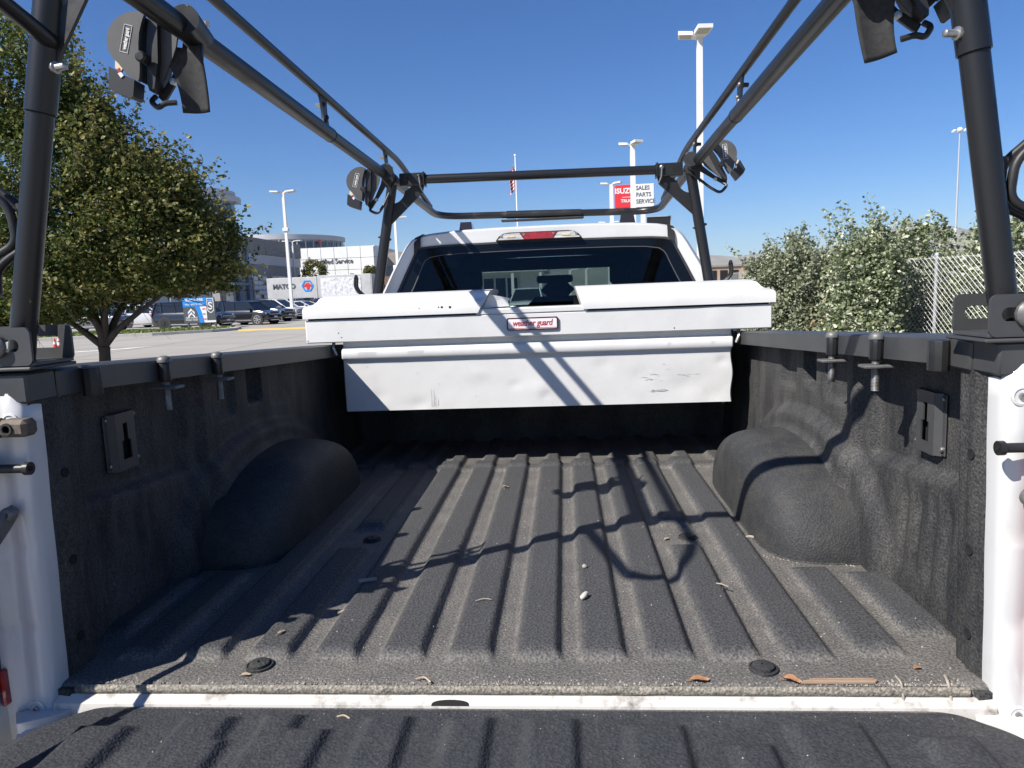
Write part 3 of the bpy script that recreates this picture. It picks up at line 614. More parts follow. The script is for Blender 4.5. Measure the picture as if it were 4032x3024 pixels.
# ================================================================== ladder rack
rk = thing('ladder_rack', 'black tubular steel ladder rack bolted over the bed and cab', 'ladder rack', (0, 1.0, .5))
def lerp(a, b, t): return Vector(a) * (1 - t) + Vector(b) * t
SIDE = {-1: dict(lo=((-.700, .03, 1.318), (-.632, 2.10, 1.220)), up=((-.702, .03, 1.445), (-.642, 2.10, 1.343)), pb=(-.860, .030, .615), fb=(-.765, 2.10, .56)),
        1: dict(lo=((.737, .03, 1.312), (.704, 2.10, 1.206)), up=((.737, .03, 1.428), (.715, 2.10, 1.325)), pb=(.853, .030, .610), fb=(.808, 2.10, .56))}
for s in (-1, 1):
    D = SIDE[s]; A, B = Vector(D['lo'][0]), Vector(D['lo'][1]); U0, U1 = Vector(D['up'][0]), Vector(D['up'][1])
    mid = lerp(A, B, .615)
    sr = obj('side_rail', MB().tube([A, mid], .0245, 20).tube([mid, B], .0212, 20), 'tube', rk, smooth=30)
    obj('rail_seam', MB().tube([lerp(A, B, .6135), lerp(A, B, .6165)], .0250, 20), 'hole', sr)
    ud = (U1 - U0).normalized()
    hoop_x = -.622 if s < 0 else .706
    path = fillet([(U0.x + s * .022, .024, 1.148), (U0.x + s * .012, -.36, 1.235), (U0.x + s * .004, -.46, 1.34), (U0.x, -.34, 1.462), U0 + Vector((0, -.10, .008)), U1 + ud * .16, (hoop_x * .995, 2.95, 1.198 if s < 0 else 1.180)], .10)
    obj('upper_rail', MB().tube(path, .0138, 14), 'tube', rk, smooth=30)
    # joining plates between the rails
    for t, w in ((.60, .036), (.965, .030)):
        p, q = lerp(A, B, t), lerp(U0, U1, t); n = 10; fr = []; bk = []
        for i in range(n):
            k = i / (n - 1); c = lerp(p, q, k); ww_ = w * (1.0 - .35 * math.sin(math.pi * k))
            fr.append((c.x, c.y - ww_, c.z)); bk.append((c.x, c.y + ww_, c.z))
        loop = fr + list(reversed(bk)); m = MB(); m.add([(x - .004, y, z) for x, y, z in loop] + [(x + .004, y, z) for x, y, z in loop], [tuple(range(2 * n)), tuple(range(4 * n - 1, 2 * n - 1, -1))] + [(i, (i + 1) % (2 * n), 2 * n + (i + 1) % (2 * n), 2 * n + i) for i in range(2 * n)])
        bp_ = obj('rail_plate', m, 'steel', rk, smooth=30)
        for k, dy in ((.72, -.008), (.42, .012), (.28, -.010)):
            c = lerp(p, q, k)
            bolt((c.x - s * .004, c.y + dy, c.z), (-s, 0, 0), .008, .006, 'zinc' if s > 0 else 'steel', bp_)
        c = lerp(p, q, .70); bolt((c.x + s * .004, c.y - .008, c.z), (s, 0, 0), .007, .020, 'zinc' if s < 0 else 'steel', bp_, 'nut', True)
    # posts
    pb = Vector(D['pb']); top = A.copy(); sp_ = lerp(pb, top, .60 if s < 0 else .615)
    ps = obj('rear_post', MB().tube([pb + Vector((0, 0, -.02)), sp_], .0218, 22), 'tube', rk, smooth=30)
    obj('post_sleeve', MB().tube([sp_, top + (top - pb).normalized() * .02], .0250, 22), 'tube', ps, smooth=30)
    obj('sleeve_gap', MB().tube([lerp(pb, top, (.597 if s < 0 else .612)), sp_], .0224, 22), 'hole', ps)
    k = .70 if s < 0 else .655
    c = lerp(pb, top, k); bo = MB(); ax = Vector((-s, -.25, 0)).normalized(); bo.lathe([(.0105, .018), (.0105, .028), (.0065, .029), (.006, .031), (.006, .048), (.003, .050)], c, ax, 10)
    obj('post_pin', bo, 'zinc', ps)
    fb = Vector(D['fb']); obj('front_post', MB().tube([fb, B], .0232, 18), 'tube', rk, smooth=30)
    for t in (.62, .60):
        c = lerp(fb, B, t); bolt(c + Vector((s * .02 * (1 if t > .61 else -1), -.006, 0)), (s * (1 if t > .61 else -1), 0, 0), .006, .012, 'steel', rk)
    # collars at the joints
    bd = (B - A).normalized()
    for P_, r in ((B, .0275), (A, .033)):
        for d in (-.030, -.010, .010):
            obj('joint_collar', MB().tube([P_ + bd * (d - .009), P_ + bd * (d + .009)], r + .0015 * (d < 0), 18), 'joint', rk, smooth=30)
    # gussets between posts and cross bars
    for (P_, base, sc_) in ((B, fb, 1.0), (A, pb, 1.12)):
        dn = (base - P_).normalized(); inn = Vector((-s, 0, 0))
        def G(a, b): v = P_ + inn * (a * sc_) + dn * (b * sc_); return (v.x, v.z)
        arc = [G(.022 + .075 * math.cos(t) * 0 + .075 * (1 - math.cos(t)), .150 - .075 * math.sin(t) - .02) for t in frange(0, math.pi / 2, 8)]
        kx = 1.0 if P_ is B else .5
        poly = [G(.010, .215), G(.016, .105)] + [G(.020 + .045 * kx * math.sin(t), .105 - .052 * (1 - math.cos(t))) for t in frange(.1, math.pi / 2, 7)] + [G(.085 * kx + .01, .03), G(.150 * kx, .03), G(.148 * kx, .062)]
        obj('gusset', MB().prism(poly, P_.y - .006, P_.y + .002, 'y'), 'steel', rk, smooth=0)
        # cross bar socket
        so = obj('bar_socket', MB().box((P_.x - s * .035, P_.y - .026, P_.z - .030), (P_.x - s * .150, P_.y + .026, P_.z + .026), .004).box((P_.x - s * .150, P_.y - .03, P_.z - .034), (P_.x - s * .144, P_.y + .03, P_.z + .03), .002), 'steel', rk)
        bolt((P_.x - s * .128, P_.y - .026, P_.z + .008), (0, -1, 0), .010, .010, 'zinc' if s > 0 else 'steel', so)
        obj('socket_hole', MB().lathe([(.0055, 0), (.005, .0006), (.001, .0006)], (P_.x - s * .075, P_.y - .026, P_.z + .002), (0, -1, 0), 12), 'hole', so)
        obj('clip_wire', MB().tube(fillet([(P_.x - s * .128, P_.y - .036, P_.z + .006), (P_.x - s * .131, P_.y - .036, P_.z - .035), (P_.x - s * .142, P_.y - .034, P_.z - .060)], .01), .0035, 6), 'zinc', so)
    # rope hooks on the outside of the posts
    for (base, P_, t, r) in ((pb, top, .36, .0075), (fb, B, .17, .0065)):
        c = lerp(base, P_, t); o = Vector((s * .030, 0, 0)); k = 1.0
        H = [c + o + Vector((s * .062, -.01, .112)), c + o + Vector((s * .066, -.01, .078)), c + o + Vector((s * .058, -.006, .055)), c + o + Vector((s * .010, 0, .012)), c + o + Vector((s * .004, 0, -.05)), c + o + Vector((s * .050, -.004, -.075)), c + o + Vector((s * .070, -.008, -.095)), c + o + Vector((s * .074, -.008, -.135))]
        H2 = [p + Vector((0, .034, 0)) for p in reversed(H)]
        hk = obj('rope_hook', MB().tube(fillet(H, .02, 5), r, 10).tube(fillet(list(reversed(H2)), .02, 5), r, 10).tube(fillet([H[0], H[0] + Vector((0, .017, .016)), H2[-1]], .012, 5), r, 10).tube(fillet([H[-1], H[-1] + Vector((0, .017, -.016)), H2[0]], .012, 5), r, 10), 'steel', rk, smooth=50)
        obj('hook_weld', MB().tube([c + Vector((s * .022, .015, -.045)), c + Vector((s * .028, .015, .02))], [.012, .010], 8), 'joint', hk)
    # foot: slotted U bracket sitting on the base rail
    ft = MB(); x0, x1 = pb.x + s * .115, s * .795
    z0, z1 = pb.z - .012, pb.z + .055
    xa, xb = min(x0, x1), max(x0, x1)
    for yy in (-.022, .082):
        out = rrect(xa, xb, z0, z1, .012, 6); sl_ = rrect(xa + .018, xb - .022, (z0 + z1) / 2 - .009, (z0 + z1) / 2 + .013, .0105, 6)
        ft.ring(out, sl_, yy, yy + .005, 'y')
    ft.box((xa, -.020, z0 - .001), (xb, .084, z0 + .005), .001)
    fo = obj('post_foot', ft, 'railgrey', rk, smooth=25)
    bolt((pb.x - s * .001, -.024, (z0 + z1) / 2 + .002), (0, -1, 0), .022, .014, 'strap_bar', fo)
    obj('foot_pad', MB().box((xa - .01, -.032, z0 - .008), (xb + .002, .088, z0 - .002), .002), 'railgrey', fo)
    # base rail along the bed side
    P0, P1 = Vector((s * .806, -.018, .593)), Vector((s * .806, 1.76, .500))
    def rsec(p, h): return [(p.x, p.y, p.z), (p.x, p.y, p.z - h), (p.x + s * .004, p.y, p.z - h), (p.x + s * .006, p.y, p.z - .006), (p.x + s * .15, p.y, p.z - .006), (p.x + s * .15, p.y, p.z + .002), (p.x + s * .006, p.y, p.z + .003)]
    br = obj('base_rail', MB().loft([rsec(lerp(P0, P1, t), .056 if t < .07 else .046) for t in (.075, .0751, .3, .6, 1.0)]), 'railgrey', rk, smooth=30)
    obj('rail_end_block', MB().box((s * .812, -.022, .536), (s * .95, .052, .590), .004).box((s * .810, .054, .535), (s * .95, .118, .588), .004), 'railgrey', rk)
    for yy, hasb in ((.125, False), (.380, True), (.632, True)):
        c = lerp(P0, P1, (yy + .018) / 1.778); cx_ = s * .794
        slv = obj('clamp_sleeve', MB().lathe([(.0135, -.052), (.0142, -.050), (.0142, -.012), (.0135, -.010)] if hasb else [(.0175, -.060), (.018, -.058), (.018, -.008), (.0175, -.006)], (cx_, yy, c.z + .004), (0, 0, 1), 12 if hasb else 10), 'steel', rk, smooth=25)
        obj('sleeve_weld', MB().box((cx_ + s * .008, yy + .010, c.z - .046), (cx_ + s * .016, yy + .024, c.z - .010), .003), 'steel', slv)
        if hasb:
            obj('bolt_cap', MB().lathe([(.0155, -.010), (.0155, -.005), (.013, .001), (.007, .0045), (.001, .005)], (cx_, yy, c.z + .006), (0, 0, 1), 18), 'strap_bar', slv)
            prof = [(.0085, -.05)]; z = -.051; prof = []
            while z > -.118: prof += [(.0088, z), (.0072, z - .0016)]; z -= .0032
            obj('threaded_rod', MB().lathe(list(reversed(prof)), (cx_, yy, c.z), (0, 0, 1), 14), 'zinc', slv, smooth=0)
            obj('clamp_plate', MB().box((cx_ - .030, yy - .020, c.z - .066), (cx_ + .034, yy + .020, c.z - .059), .002), 'strap_bar', slv)
# cross bars and the front hoop over the cab
for (a, b, r) in (((SIDE[-1]['lo'][1]), (SIDE[1]['lo'][1]), .0205), ((SIDE[-1]['lo'][0]), (SIDE[1]['lo'][0]), .0225)):
    A, B = Vector(a), Vector(b); d = (B - A).normalized()
    obj('cross_bar', MB().tube([A + d * .12, B - d * .12], r, 18), 'tube', rk, smooth=30)
hp = fillet([SIDE[-1]['lo'][1], (-.624, 3.22, 1.168), (.708, 3.22, 1.142), SIDE[1]['lo'][1]], .17, 9)
obj('front_hoop', MB().tube(hp, .0205, 18), 'tube', rk, smooth=30)
obj('hoop_sleeve', MB().tube([(-.20, 3.22, 1.1598), (.25, 3.22, 1.1510)], .0235, 18), 'steel', rk, smooth=30)
obj('hoop_pad', MB().box((-.235, 3.19, 1.118), (.265, 3.25, 1.130), .004), 'rubber', rk)

# ================================================================== strap winders hung on the rack
K = .000243
def zp(pts): return [((x - 830) * K, (200 - y) * K) for x, y in pts]
def winder(s, loc, rz, label, rx=0.0, tilt=0.0, strap=True):
    t = thing('strap_winder', label, 'strap winder', (0, 0, 0), 0, 'strap winders on the ladder rack')
    def mk(name, mb, mat, par=t, smooth=30, **k):
        if s > 0: mb.mirror_x()
        return obj(name, mb, mat, par, smooth=smooth, **k)
    cov = [(140, 300), (150, 240), (175, 185), (230, 120), (280, 88), (330, 65), (410, 52), (460, 62), (500, 85), (470, 150), (440, 235), (425, 320), (418, 395), (395, 410), (384, 440), (395, 470), (418, 490), (412, 560), (400, 625), (388, 650), (330, 620), (290, 590), (262, 540), (225, 490), (180, 440), (150, 380)]
    c = mk('winder_cover', MB().prism(zp(cov), -.064, -.054, 'y'), 'plastic_grey')
    mk('cover_body', MB().prism(zp([((x - 320) * .96 + 326, (y - 350) * .96 + 352) for x, y in cov]), -.054, -.016, 'y'), 'steel', c)
    mk('back_cover', MB().prism(zp([(590, 118), (660, 170), (725, 245), (705, 330), (665, 420), (620, 500), (570, 605), (545, 640), (525, 590), (515, 550), (545, 515), (548, 420), (565, 260)]), -.034, -.028, 'y'), 'plastic_grey')
    mk('winder_body', MB().prism(zp([(510, 85), (585, 110), (570, 300), (555, 480), (500, 700), (455, 720), (440, 660), (470, 300)]), -.050, .018, 'y'), 'black')
    mk('bracket', MB().prism(zp([(760, 120), (905, 150), (912, 300), (880, 560), (800, 380), (690, 540), (560, 720), (505, 790), (455, 735), (600, 560), (720, 330)]), -.012, -.004, 'y'), 'steel')
    mk('spool_bolt', MB().lathe([(.012, 0), (.012, .016), (.008, .020), (.003, .020)], ((455 - 830) * K, -.060, (200 - 455) * K), (0, -1, 0), 14), 'steel')
    mk('bracket_bolt', MB().lathe([(.008, 0), (.008, .012), (.004, .013)], ((625 - 830) * K, -.012, (200 - 615) * K), (0, -1, 0), 6), 'zinc')
    mk('handle_grip', MB().prism(zp([(160, 525), (215, 560), (300, 610), (378, 650), (352, 790), (330, 803), (180, 745), (138, 708)]), -.075, -.030, 'y'), 'black')
    mk('strap_tail', MB().prism(zp([(188, 455), (252, 520), (226, 560), (178, 520)]), -.058, -.052, 'y'), 'strap_cream')
    mk('strap_tag', MB().prism(zp([(232, 560), (258, 545), (268, 580), (245, 590)]), -.077, -.074, 'y'), 'red'); mk('strap_tag', MB().prism(zp([(238, 592), (270, 582), (290, 612), (262, 632)]), -.077, -.074, 'y'), 'print_white')
    mk('clamp_collar', MB().tube([(.012, -.075, .012), (-.004, .045, .004)], .0305, 20), 'steel')
    for z in (-.062, .030):
        mk('collar_bolt', MB().lathe([(.008, 0), (.008, .012), (.003, .013)], (.016, z, .032), (.2, -.35, .9), 6), 'zinc')
    if strap:
        f = mk('strap_flap', MB().grid(lambda u, v: ((800 - 130 * (1 - v) ** 2 * (1 - u) - 130 + 255 * u - 830 + 25 * math.sin(v * 2)) * K, -.030 + .012 * math.sin(u * 3) + .006 * v, (200 - (300 + v * 600 + (1 - v) * u * 40)) * K), frange(0, 1, 10), frange(0, 1, 14)), 'web', smooth=60)
        sol = f.modifiers.new('thickness', 'SOLIDIFY'); sol.thickness = .004
        mk('buckle_ring', MB().tube(fillet([((450 - 830) * K, -.02, (200 - 740) * K), ((425 - 830) * K, -.034, (200 - 800) * K), ((500 - 830) * K, -.040, (200 - 868) * K), ((560 - 830) * K, -.040, (200 - 825) * K), ((668 - 830) * K, -.036, (200 - 818) * K)], .012), .0062, 10), 'steel')
    else:
        mk('buckle_ring', MB().tube(fillet([((540 - 830) * K, -.01, (200 - 720) * K), ((480 - 830) * K, -.02, (200 - 800) * K), ((640 - 830) * K, -.024, (200 - 880) * K), ((760 - 830) * K, -.012, (200 - 700) * K), ((960 - 830) * K, 0, (200 - 300) * K)], .02), .006, 10), 'steel')
    x = (320 - 830) * K * (-s); 
    text('cover_lettering', 'weather guard', .0125, (x, -.0650, (200 - 285) * K), (.28, 0, .96), (-.96, 0, .28), 'print_white', c, 'CENTER', .0002, bold=.0004, width=.62)
    tb_ = MB(); q = Vector((.28, 0, .96)); p_ = Vector((-.96, 0, .28)); c0 = Vector((x, -.0646, (200 - 285) * K))
    L_, h_ = .029, .0085
    for a, b in (((-L_, -h_), (L_, -h_)), ((L_, -h_), (L_, h_)), ((L_, h_), (-L_, h_)), ((-L_, h_), (-L_, -h_))):
        tb_.tube([c0 + q * a[0] + p_ * a[1], c0 + q * b[0] + p_ * b[1]], .0008, 4)
    obj('tag_border', tb_, 'print_white', c, smooth=0)
    t.location = loc; t.rotation_euler = (rx, tilt, rz)
    return t
winder(-1, lerp(*SIDE[-1]['lo'], .205), R(4), 'strap winder with hanging webbing flap, nearest on the left rack rail')
winder(1, lerp(*SIDE[1]['lo'], .165), R(-6), 'dark strap winder cut by the top edge, nearest on the right rack rail', tilt=R(-14))
winder(-1, lerp(*SIDE[-1]['lo'], .955), R(2), 'strap winder with bare wire loop at the far left corner of the rack', strap=False)
winder(1, lerp(*SIDE[1]['lo'], .95), R(-10), 'strap winder at the far right corner of the rack before the lamp post', tilt=R(-22), strap=False)
# ================================================================== litter in the bed
MT['leaf_orange'] = pm('dry_orange_leaf', (0.26, 0.12, 0.055), (0.36, 0.20, 0.10), sc=60, rough=0.8)
MT['leaf_tan'] = pm('dry_tan_leaf', (0.32, 0.24, 0.16), (0.42, 0.34, 0.25), sc=60, rough=0.8)
MT['wood'] = pm('split_wood', (0.22, 0.145, 0.095), (0.33, 0.24, 0.17), sc=40, rough=0.8, stretch=(.15, 1, 1))
MT['bark'] = pm('pale_twig', (0.34, 0.30, 0.25), (0.22, 0.19, 0.155), sc=90, rough=0.85)
MT['pebble'] = pm('pale_pebble', (0.58, 0.54, 0.48), (0.42, 0.38, 0.33), sc=80, rough=0.85)
MT['crumb'] = pm('dry_soil_crumb', (0.22, 0.195, 0.165), (0.36, 0.33, 0.28), sc=25, rough=0.95)
MT['cracked'] = pm('dark_soil_crumb', (0.10, 0.09, 0.078), (0.2, 0.18, 0.155), sc=35, rough=0.95)
def leaf_mesh(l, w, curl):
    m = MB(); us = frange(0, 1, 7); vs = frange(-1, 1, 5)
    def fn(u, v):
        ww_ = w * math.sin(math.pi * min(.98, .06 + u * .92)) ** .7 * (1 + .15 * math.sin(u * 17))
        return ((u - .5) * l, v * ww_, .0035 + curl * (abs(v) ** 1.6 * .5 + .35 * math.sin(u * 5)) * w)
    return m.grid(fn, us, vs).tube([(-.5 * l, 0, .0035), (-.72 * l, .1 * w, .003)], .0008, 5)
def drop(name, mb, mat, x, y, rz, label, cat, z=None, group=None):
    o = obj(name, mb, mat, None, smooth=40); zz = floor_z(x, y) if z is None else z
    o.location = (x, y, zz); o.rotation_euler = (0, 0, rz); tag(o, label, cat, group); return o
drop('dry_leaf', leaf_mesh(.034, .008, .8), 'leaf_orange', .352, .010, .1, 'pale orange curled leaf on the rear lip right of centre', 'leaf')
drop('dry_leaf', leaf_mesh(.030, .009, 1.0), 'leaf_orange', .512, .008, -.3, 'dark orange leaf at the left end of the wood splinter', 'leaf')
drop('dry_leaf', leaf_mesh(.017, .005, .6), 'leaf_tan', -.487, .024, .2, 'small tan leaf beside the left floor cap', 'leaf')
drop('dry_leaf', leaf_mesh(.013, .006, .5), 'leaf_orange', .742, .052, .5, 'round brown leaf near the right rear corner of the bed', 'leaf')
drop('dry_leaf', leaf_mesh(.02, .004, .8), 'leaf_tan', -.47, .155, 1.2, 'tan leaf in the shadow on the left side of the floor', 'leaf')
drop('dry_leaf', leaf_mesh(.02, .006, .5), 'leaf_tan', .395, .73, .9, 'small leaf left of the far right floor cap', 'leaf')
drop('dry_leaf', leaf_mesh(.022, .007, 1.2), 'leaf_tan', -.09, 1.21, .4, 'crumpled pale leaf in a far channel of the bed floor', 'leaf')
wd = MB(); 
for k in range(5): wd.box((-.07 + .006 * k, -.006 + .0026 * k, .0), (.058 + .003 * (k % 3), -.0032 + .0026 * k, .005 + .0012 * (k % 2)), .0008)
drop('wood_splinter', wd, 'wood', .592, .008, .02, 'long brown wood splinter lying on the rear lip', 'wood')
def twig(pts, r): return MB().tube(fillet(pts, .006, 3), r, 6)
drop('twig', twig([(0, .018, .006), (.002, .0, .004), (-.001, -.014, -.012), (.001, -.016, -.03)], .0022), 'bark', .690, .002, 0, 'short twig hanging over the rear lip right of the splinter', 'twig')
drop('twig', twig([(0, .02, .006), (-.004, .002, .004), (-.006, -.015, -.02)], .0026), 'bark', .774, .002, 0, 'pale twig hanging over the lip near the right corner', 'twig')
drop('twig', MB().tube([(-.009, .008, .004), (0, 0, .005), (.011, -.013, .003)], .0016, 6).tube([(-.003, .003, .0045), (.004, .008, .005)], .0012, 5), 'bark', .470, .385, .2, 'forked twig in the channel right of the short rib', 'twig')
drop('twig', twig([(-.02, 0, .003), (0, .003, .005), (.015, -.004, .003)], .0013), 'bark', -.065, .305, .3, 'thin pale stick on the floor left of centre', 'twig')
drop('twig', twig([(-.012, 0, .003), (0, .004, .006), (.013, 0, .003)], .0016), 'leaf_tan', -.275, -.062, -.2, 'curved pale stem lying on the tailgate', 'twig', z=-.030)
drop('twig', twig([(-.014, -.002, .004), (0, .004, .007), (.017, -.006, .004)], .0016), 'leaf_tan', -.145, .008, -.2, 'curved pale stem on the rear lip left of centre', 'twig')
drop('twig', MB().tube([(-.03, 0, .002), (-.01, .004, .004), (.006, -.002, .004), (.02, .003, .004)], [.002, .0035, .004, .002], 6), 'bark', .632, .73, -.3, 'rough pale twig against the right wheel well', 'twig')
drop('pebble', MB().tube([(-.012, -.007, .005), (-.009, -.005, .006), (0, 0, .007), (.008, .006, .007), (.011, .009, .005)], [.002, .0055, .0065, .0055, .002], 9), 'pebble', .157, .315, .5, 'white finger-shaped dropping in the centre channel', 'pebble')
drop('wood_chip', MB().box((-.022, -.006, 0), (.022, .006, .005), .001), 'bark', -.362, .42, .25, 'grey wood chip in shadow beside the sunlit edge', 'wood')
drop('wood_chip', MB().box((-.011, -.004, 0), (.011, .004, .004), .001), 'bark', -.385, .285, .9, 'small wood chip on a rib by the shadow edge', 'wood')
drop('pebble', MB().lathe([(.001, .0), (.006, .002), (.0065, .005), (.003, .009), (.0005, .0095)], (0, 0, 0), n=8), 'crumb', .162, .49, 0, 'grey pebble standing in the channel right of centre', 'pebble')
# crumbs of soil, countless: along the lip, in the channels, on the tailgate edge
cr = MB(); cd = MB()
def crumb(m, x, y, z, r):
    a = random.random() * 6.28; P = []
    for k in range(5):
        t = a + 6.28 * k / 5; q = r * random.uniform(.6, 1.25); P.append((x + q * math.cos(t), y + q * math.sin(t), z))
    P.append((x + r * random.uniform(-.3, .3), y + r * random.uniform(-.3, .3), z + r * random.uniform(.7, 1.3)))
    m.add(P, [(k, (k + 1) % 5, 5) for k in range(5)])
for k in range(2000):
    x = random.uniform(-.78, .80)
    if mnoise.noise((x * 5, 1.7, 0)) < random.uniform(-.55, .35) and x < .55: continue
    y = abs(random.gauss(.004, .009)); crumb(random.choice((cr, cd)), x, y, floor_z(x, max(y, .011)) - .001, random.choice((.0008, .0011, .0015, .002, .003)))
for k in range(3200):
    x, y = random.uniform(-.75, .83), random.uniform(.02, 1.5)
    z = floor_z(x, y)
    if z > .004 and random.random() < .85: continue
    crumb(random.choice((cr, cr, cd)), x, y, z - .0005, random.choice((.0006, .0007, .0009, .0012, .0016, .0024)))
for k in range(160):
    x = random.uniform(-.6, .75); y = random.gauss(-.052, .004) if k < 110 else random.uniform(-.2, -.06)
    crumb(cr, x, y, gate_z(x, y) - .001, random.choice((.001, .0014, .002)))
for k in range(120):
    a = random.random(); x, y = .62 + .2 * a, .60 - .07 * a + random.gauss(0, .006); crumb(cr, x, y, floor_z(x, y) - .001, random.choice((.0012, .002, .003)))
obj('soil_crumbs', cr, 'crumb', None, smooth=0, kind='stuff', label='pale dry soil crumbs scattered over the bed floor')
obj('dark_soil_crumbs', cd, 'cracked', None, smooth=0, kind='stuff', label='dark soil crumbs gathered along the rear lip')

# ================================================================== trees and shrubs
MT['bark_dark'] = pm('dark_bark', (0.038, 0.031, 0.026), (0.075, 0.062, 0.05), sc=7, rough=0.95, bump=0.6, bsc=18, bdist=0.03, stretch=(1, 1, .25))
MT['leaf_tree'] = leafmat('broad_leaf_green', [(0.030, 0.056, 0.011), (0.052, 0.084, 0.017), (0.080, 0.114, 0.025), (0.118, 0.142, 0.036), (0.22, 0.22, 0.08)], .34)
MT['leaf_gold'] = leafmat('yellow_green_leaf', [(0.055, 0.072, 0.015), (0.095, 0.11, 0.022), (0.145, 0.145, 0.032), (0.20, 0.185, 0.048), (0.27, 0.24, 0.10)], .30)
MT['leaf_silver'] = leafmat('silvery_leaf', [(0.09, 0.118, 0.048), (0.15, 0.182, 0.085), (0.23, 0.265, 0.145), (0.37, 0.405, 0.26), (0.66, 0.675, 0.52)], .32)
MT['leaf_olive'] = leafmat('grey_olive_leaf', [(0.11, 0.13, 0.066), (0.18, 0.205, 0.12), (0.25, 0.275, 0.17), (0.34, 0.36, 0.245), (0.47, 0.485, 0.36)], .3)
MT['leaf_far'] = leafmat('far_leaf', [(0.07, 0.085, 0.025), (0.13, 0.135, 0.045), (0.22, 0.20, 0.07)], .25)
MT['leaf_brown'] = leafmat('dead_leaf', [(0.26, 0.17, 0.085), (0.34, 0.24, 0.13), (0.22, 0.16, 0.10)], .2)
def leaves(name, pts, size, mat, parent, jitter=.48, up=.35):
    """one small bent leaf (two triangles) per point"""
    pts = np.asarray(pts); n = len(pts); org = root_org(parent); pts = pts - np.array(org)
    d = RNG.normal(size=(n, 3)); d[:, 2] *= .7; d /= np.linalg.norm(d, axis=1)[:, None]
    q = RNG.normal(size=(n, 3)); q[:, 2] += up; q -= d * (q * d).sum(1)[:, None]; q /= np.linalg.norm(q, axis=1)[:, None]
    w = np.cross(d, q); L_ = size * RNG.uniform(1 - jitter, 1 + jitter, n)[:, None]
    a = pts - d * L_ * .5; b = pts + d * L_ * .55; c = pts + w * L_ * .36 + q * L_ * .12; e = pts - w * L_ * .36 + q * L_ * .12
    V = np.stack([a, c, b, e], 1).reshape(-1, 3)
    me = bpy.data.meshes.new(name); me.vertices.add(4 * n); me.vertices.foreach_set('co', V.ravel())
    idx = np.arange(n)[:, None] * 4 + np.array([0, 1, 2, 0, 2, 3]); me.loops.add(6 * n); me.loops.foreach_set('vertex_index', idx.ravel().astype(np.int32))
    me.polygons.add(2 * n); me.polygons.foreach_set('loop_start', np.arange(2 * n, dtype=np.int32) * 3); me.polygons.foreach_set('loop_total', np.full(2 * n, 3, np.int32))
    me.update(calc_edges=True); me.validate(); me.materials.append(MT[mat])
    o = bpy.data.objects.new(name, me); COL.objects.link(o); o.parent = parent; return o
def cluster_pts(centres, radii, n):
    c = np.asarray(centres); k = RNG.integers(0, len(c), n); r = np.asarray(radii)[k] if np.ndim(radii) else np.full(n, radii)
    v = RNG.normal(size=(n, 3)); v /= np.linalg.norm(v, axis=1)[:, None]
    return c[k] + v * (r * RNG.random(n) ** .45)[:, None]
def blob_centres(blobs, n, shell=.62):
    """points in the outer part of a union of ellipsoids"""
    out = []
    while len(out) < n:
        c, rr = blobs[int(RNG.integers(0, len(blobs)))]
        v = RNG.normal(size=3); v /= np.linalg.norm(v); f = shell + (1.02 - shell) * RNG.random() ** .7
        p = np.array(c) + v * np.array(rr) * f * (1 + .10 * mnoise.noise((v[0] * 3, v[1] * 3, v[2] * 3 + c[0])))
        if any(c2 is not c and (((p - np.array(c2)) / np.array(r2)) ** 2).sum() < .42 for c2, r2 in blobs): continue
        out.append(p)
    return out
def twigs(starts, dirs, length, n=7):
    """leafy shoots that stick out of the crown: returns leaf points and a mesh of stems"""
    P = []; m = MB()
    for s_, d in zip(starts, dirs):
        L_ = length * random.uniform(.6, 1.3); d = np.array(d) / np.linalg.norm(d); path = [np.array(s_)]
        for k in range(n):
            d = d + RNG.normal(size=3) * .13 + np.array([0, 0, .03]); d /= np.linalg.norm(d); path.append(path[-1] + d * L_ / n)
        m.tube(path, [.008 * min(1, length) * (1 - .8 * k / n) for k in range(n + 1)], 4, cap=False)
        for k, p in enumerate(path[1:]):
            for j in range(7 if k < n - 2 else 5): P.append(p + RNG.normal(size=3) * .055 * min(1, length / .8))
    return P, m
# ---- the broad-leaved tree beside the truck
tx, ty = -10.05, 13.8
tree = thing('leafy_tree', 'large dense green tree with low forked trunk on the left', 'tree', (tx, ty, GZ))
tm = MB()
F = Vector((tx + .02, ty, -.18))
tm.tube([(tx - .02, ty, GZ - .1), (tx, ty, GZ + .3), (tx + .02, ty, -.30), F], [.17, .12, .112, .125], 12)
limbs = [[F, (tx - .35, ty + .05, .10), (tx - .80, ty + .1, .42), (tx - 1.5, ty, .9), (tx - 2.3, ty + .3, 1.8)], [F, (tx + .05, ty + .1, .3), (tx - .1, ty + .2, .9), (tx - .25, ty + .3, 2.0), (tx - .5, ty, 3.6), (tx - .9, ty, 5.4)],
         [F, (tx + .16, ty - .1, .25), (tx + .28, ty - .2, .7), (tx + .6, ty - .2, 1.6), (tx + .9, ty, 2.9)], [F, (tx + .35, ty, .18), (tx + .95, ty + .1, .62), (tx + 1.7, ty + .1, 1.1), (tx + 2.6, ty, 1.9)],
         [F, (tx - .18, ty + .2, .35), (tx - .7, ty + .5, 1.3), (tx - 1.5, ty + .8, 2.8), (tx - 2.2, ty + 1, 4.2)], [F, (tx + .1, ty - .2, .3), (tx - .3, ty - .6, 1.0), (tx - .7, ty - 1.2, 2.0)], [F, (tx + .2, ty + .4, .6), (tx + .6, ty + 1.0, 1.6), (tx + .9, ty + 1.6, 2.6)]]
for L_ in limbs: tm.tube(fillet(L_, .3, 4), [.085 * (1 - .75 * i / (len(fillet(L_, .3, 4)) - 1)) for i in range(len(fillet(L_, .3, 4)))], 8)
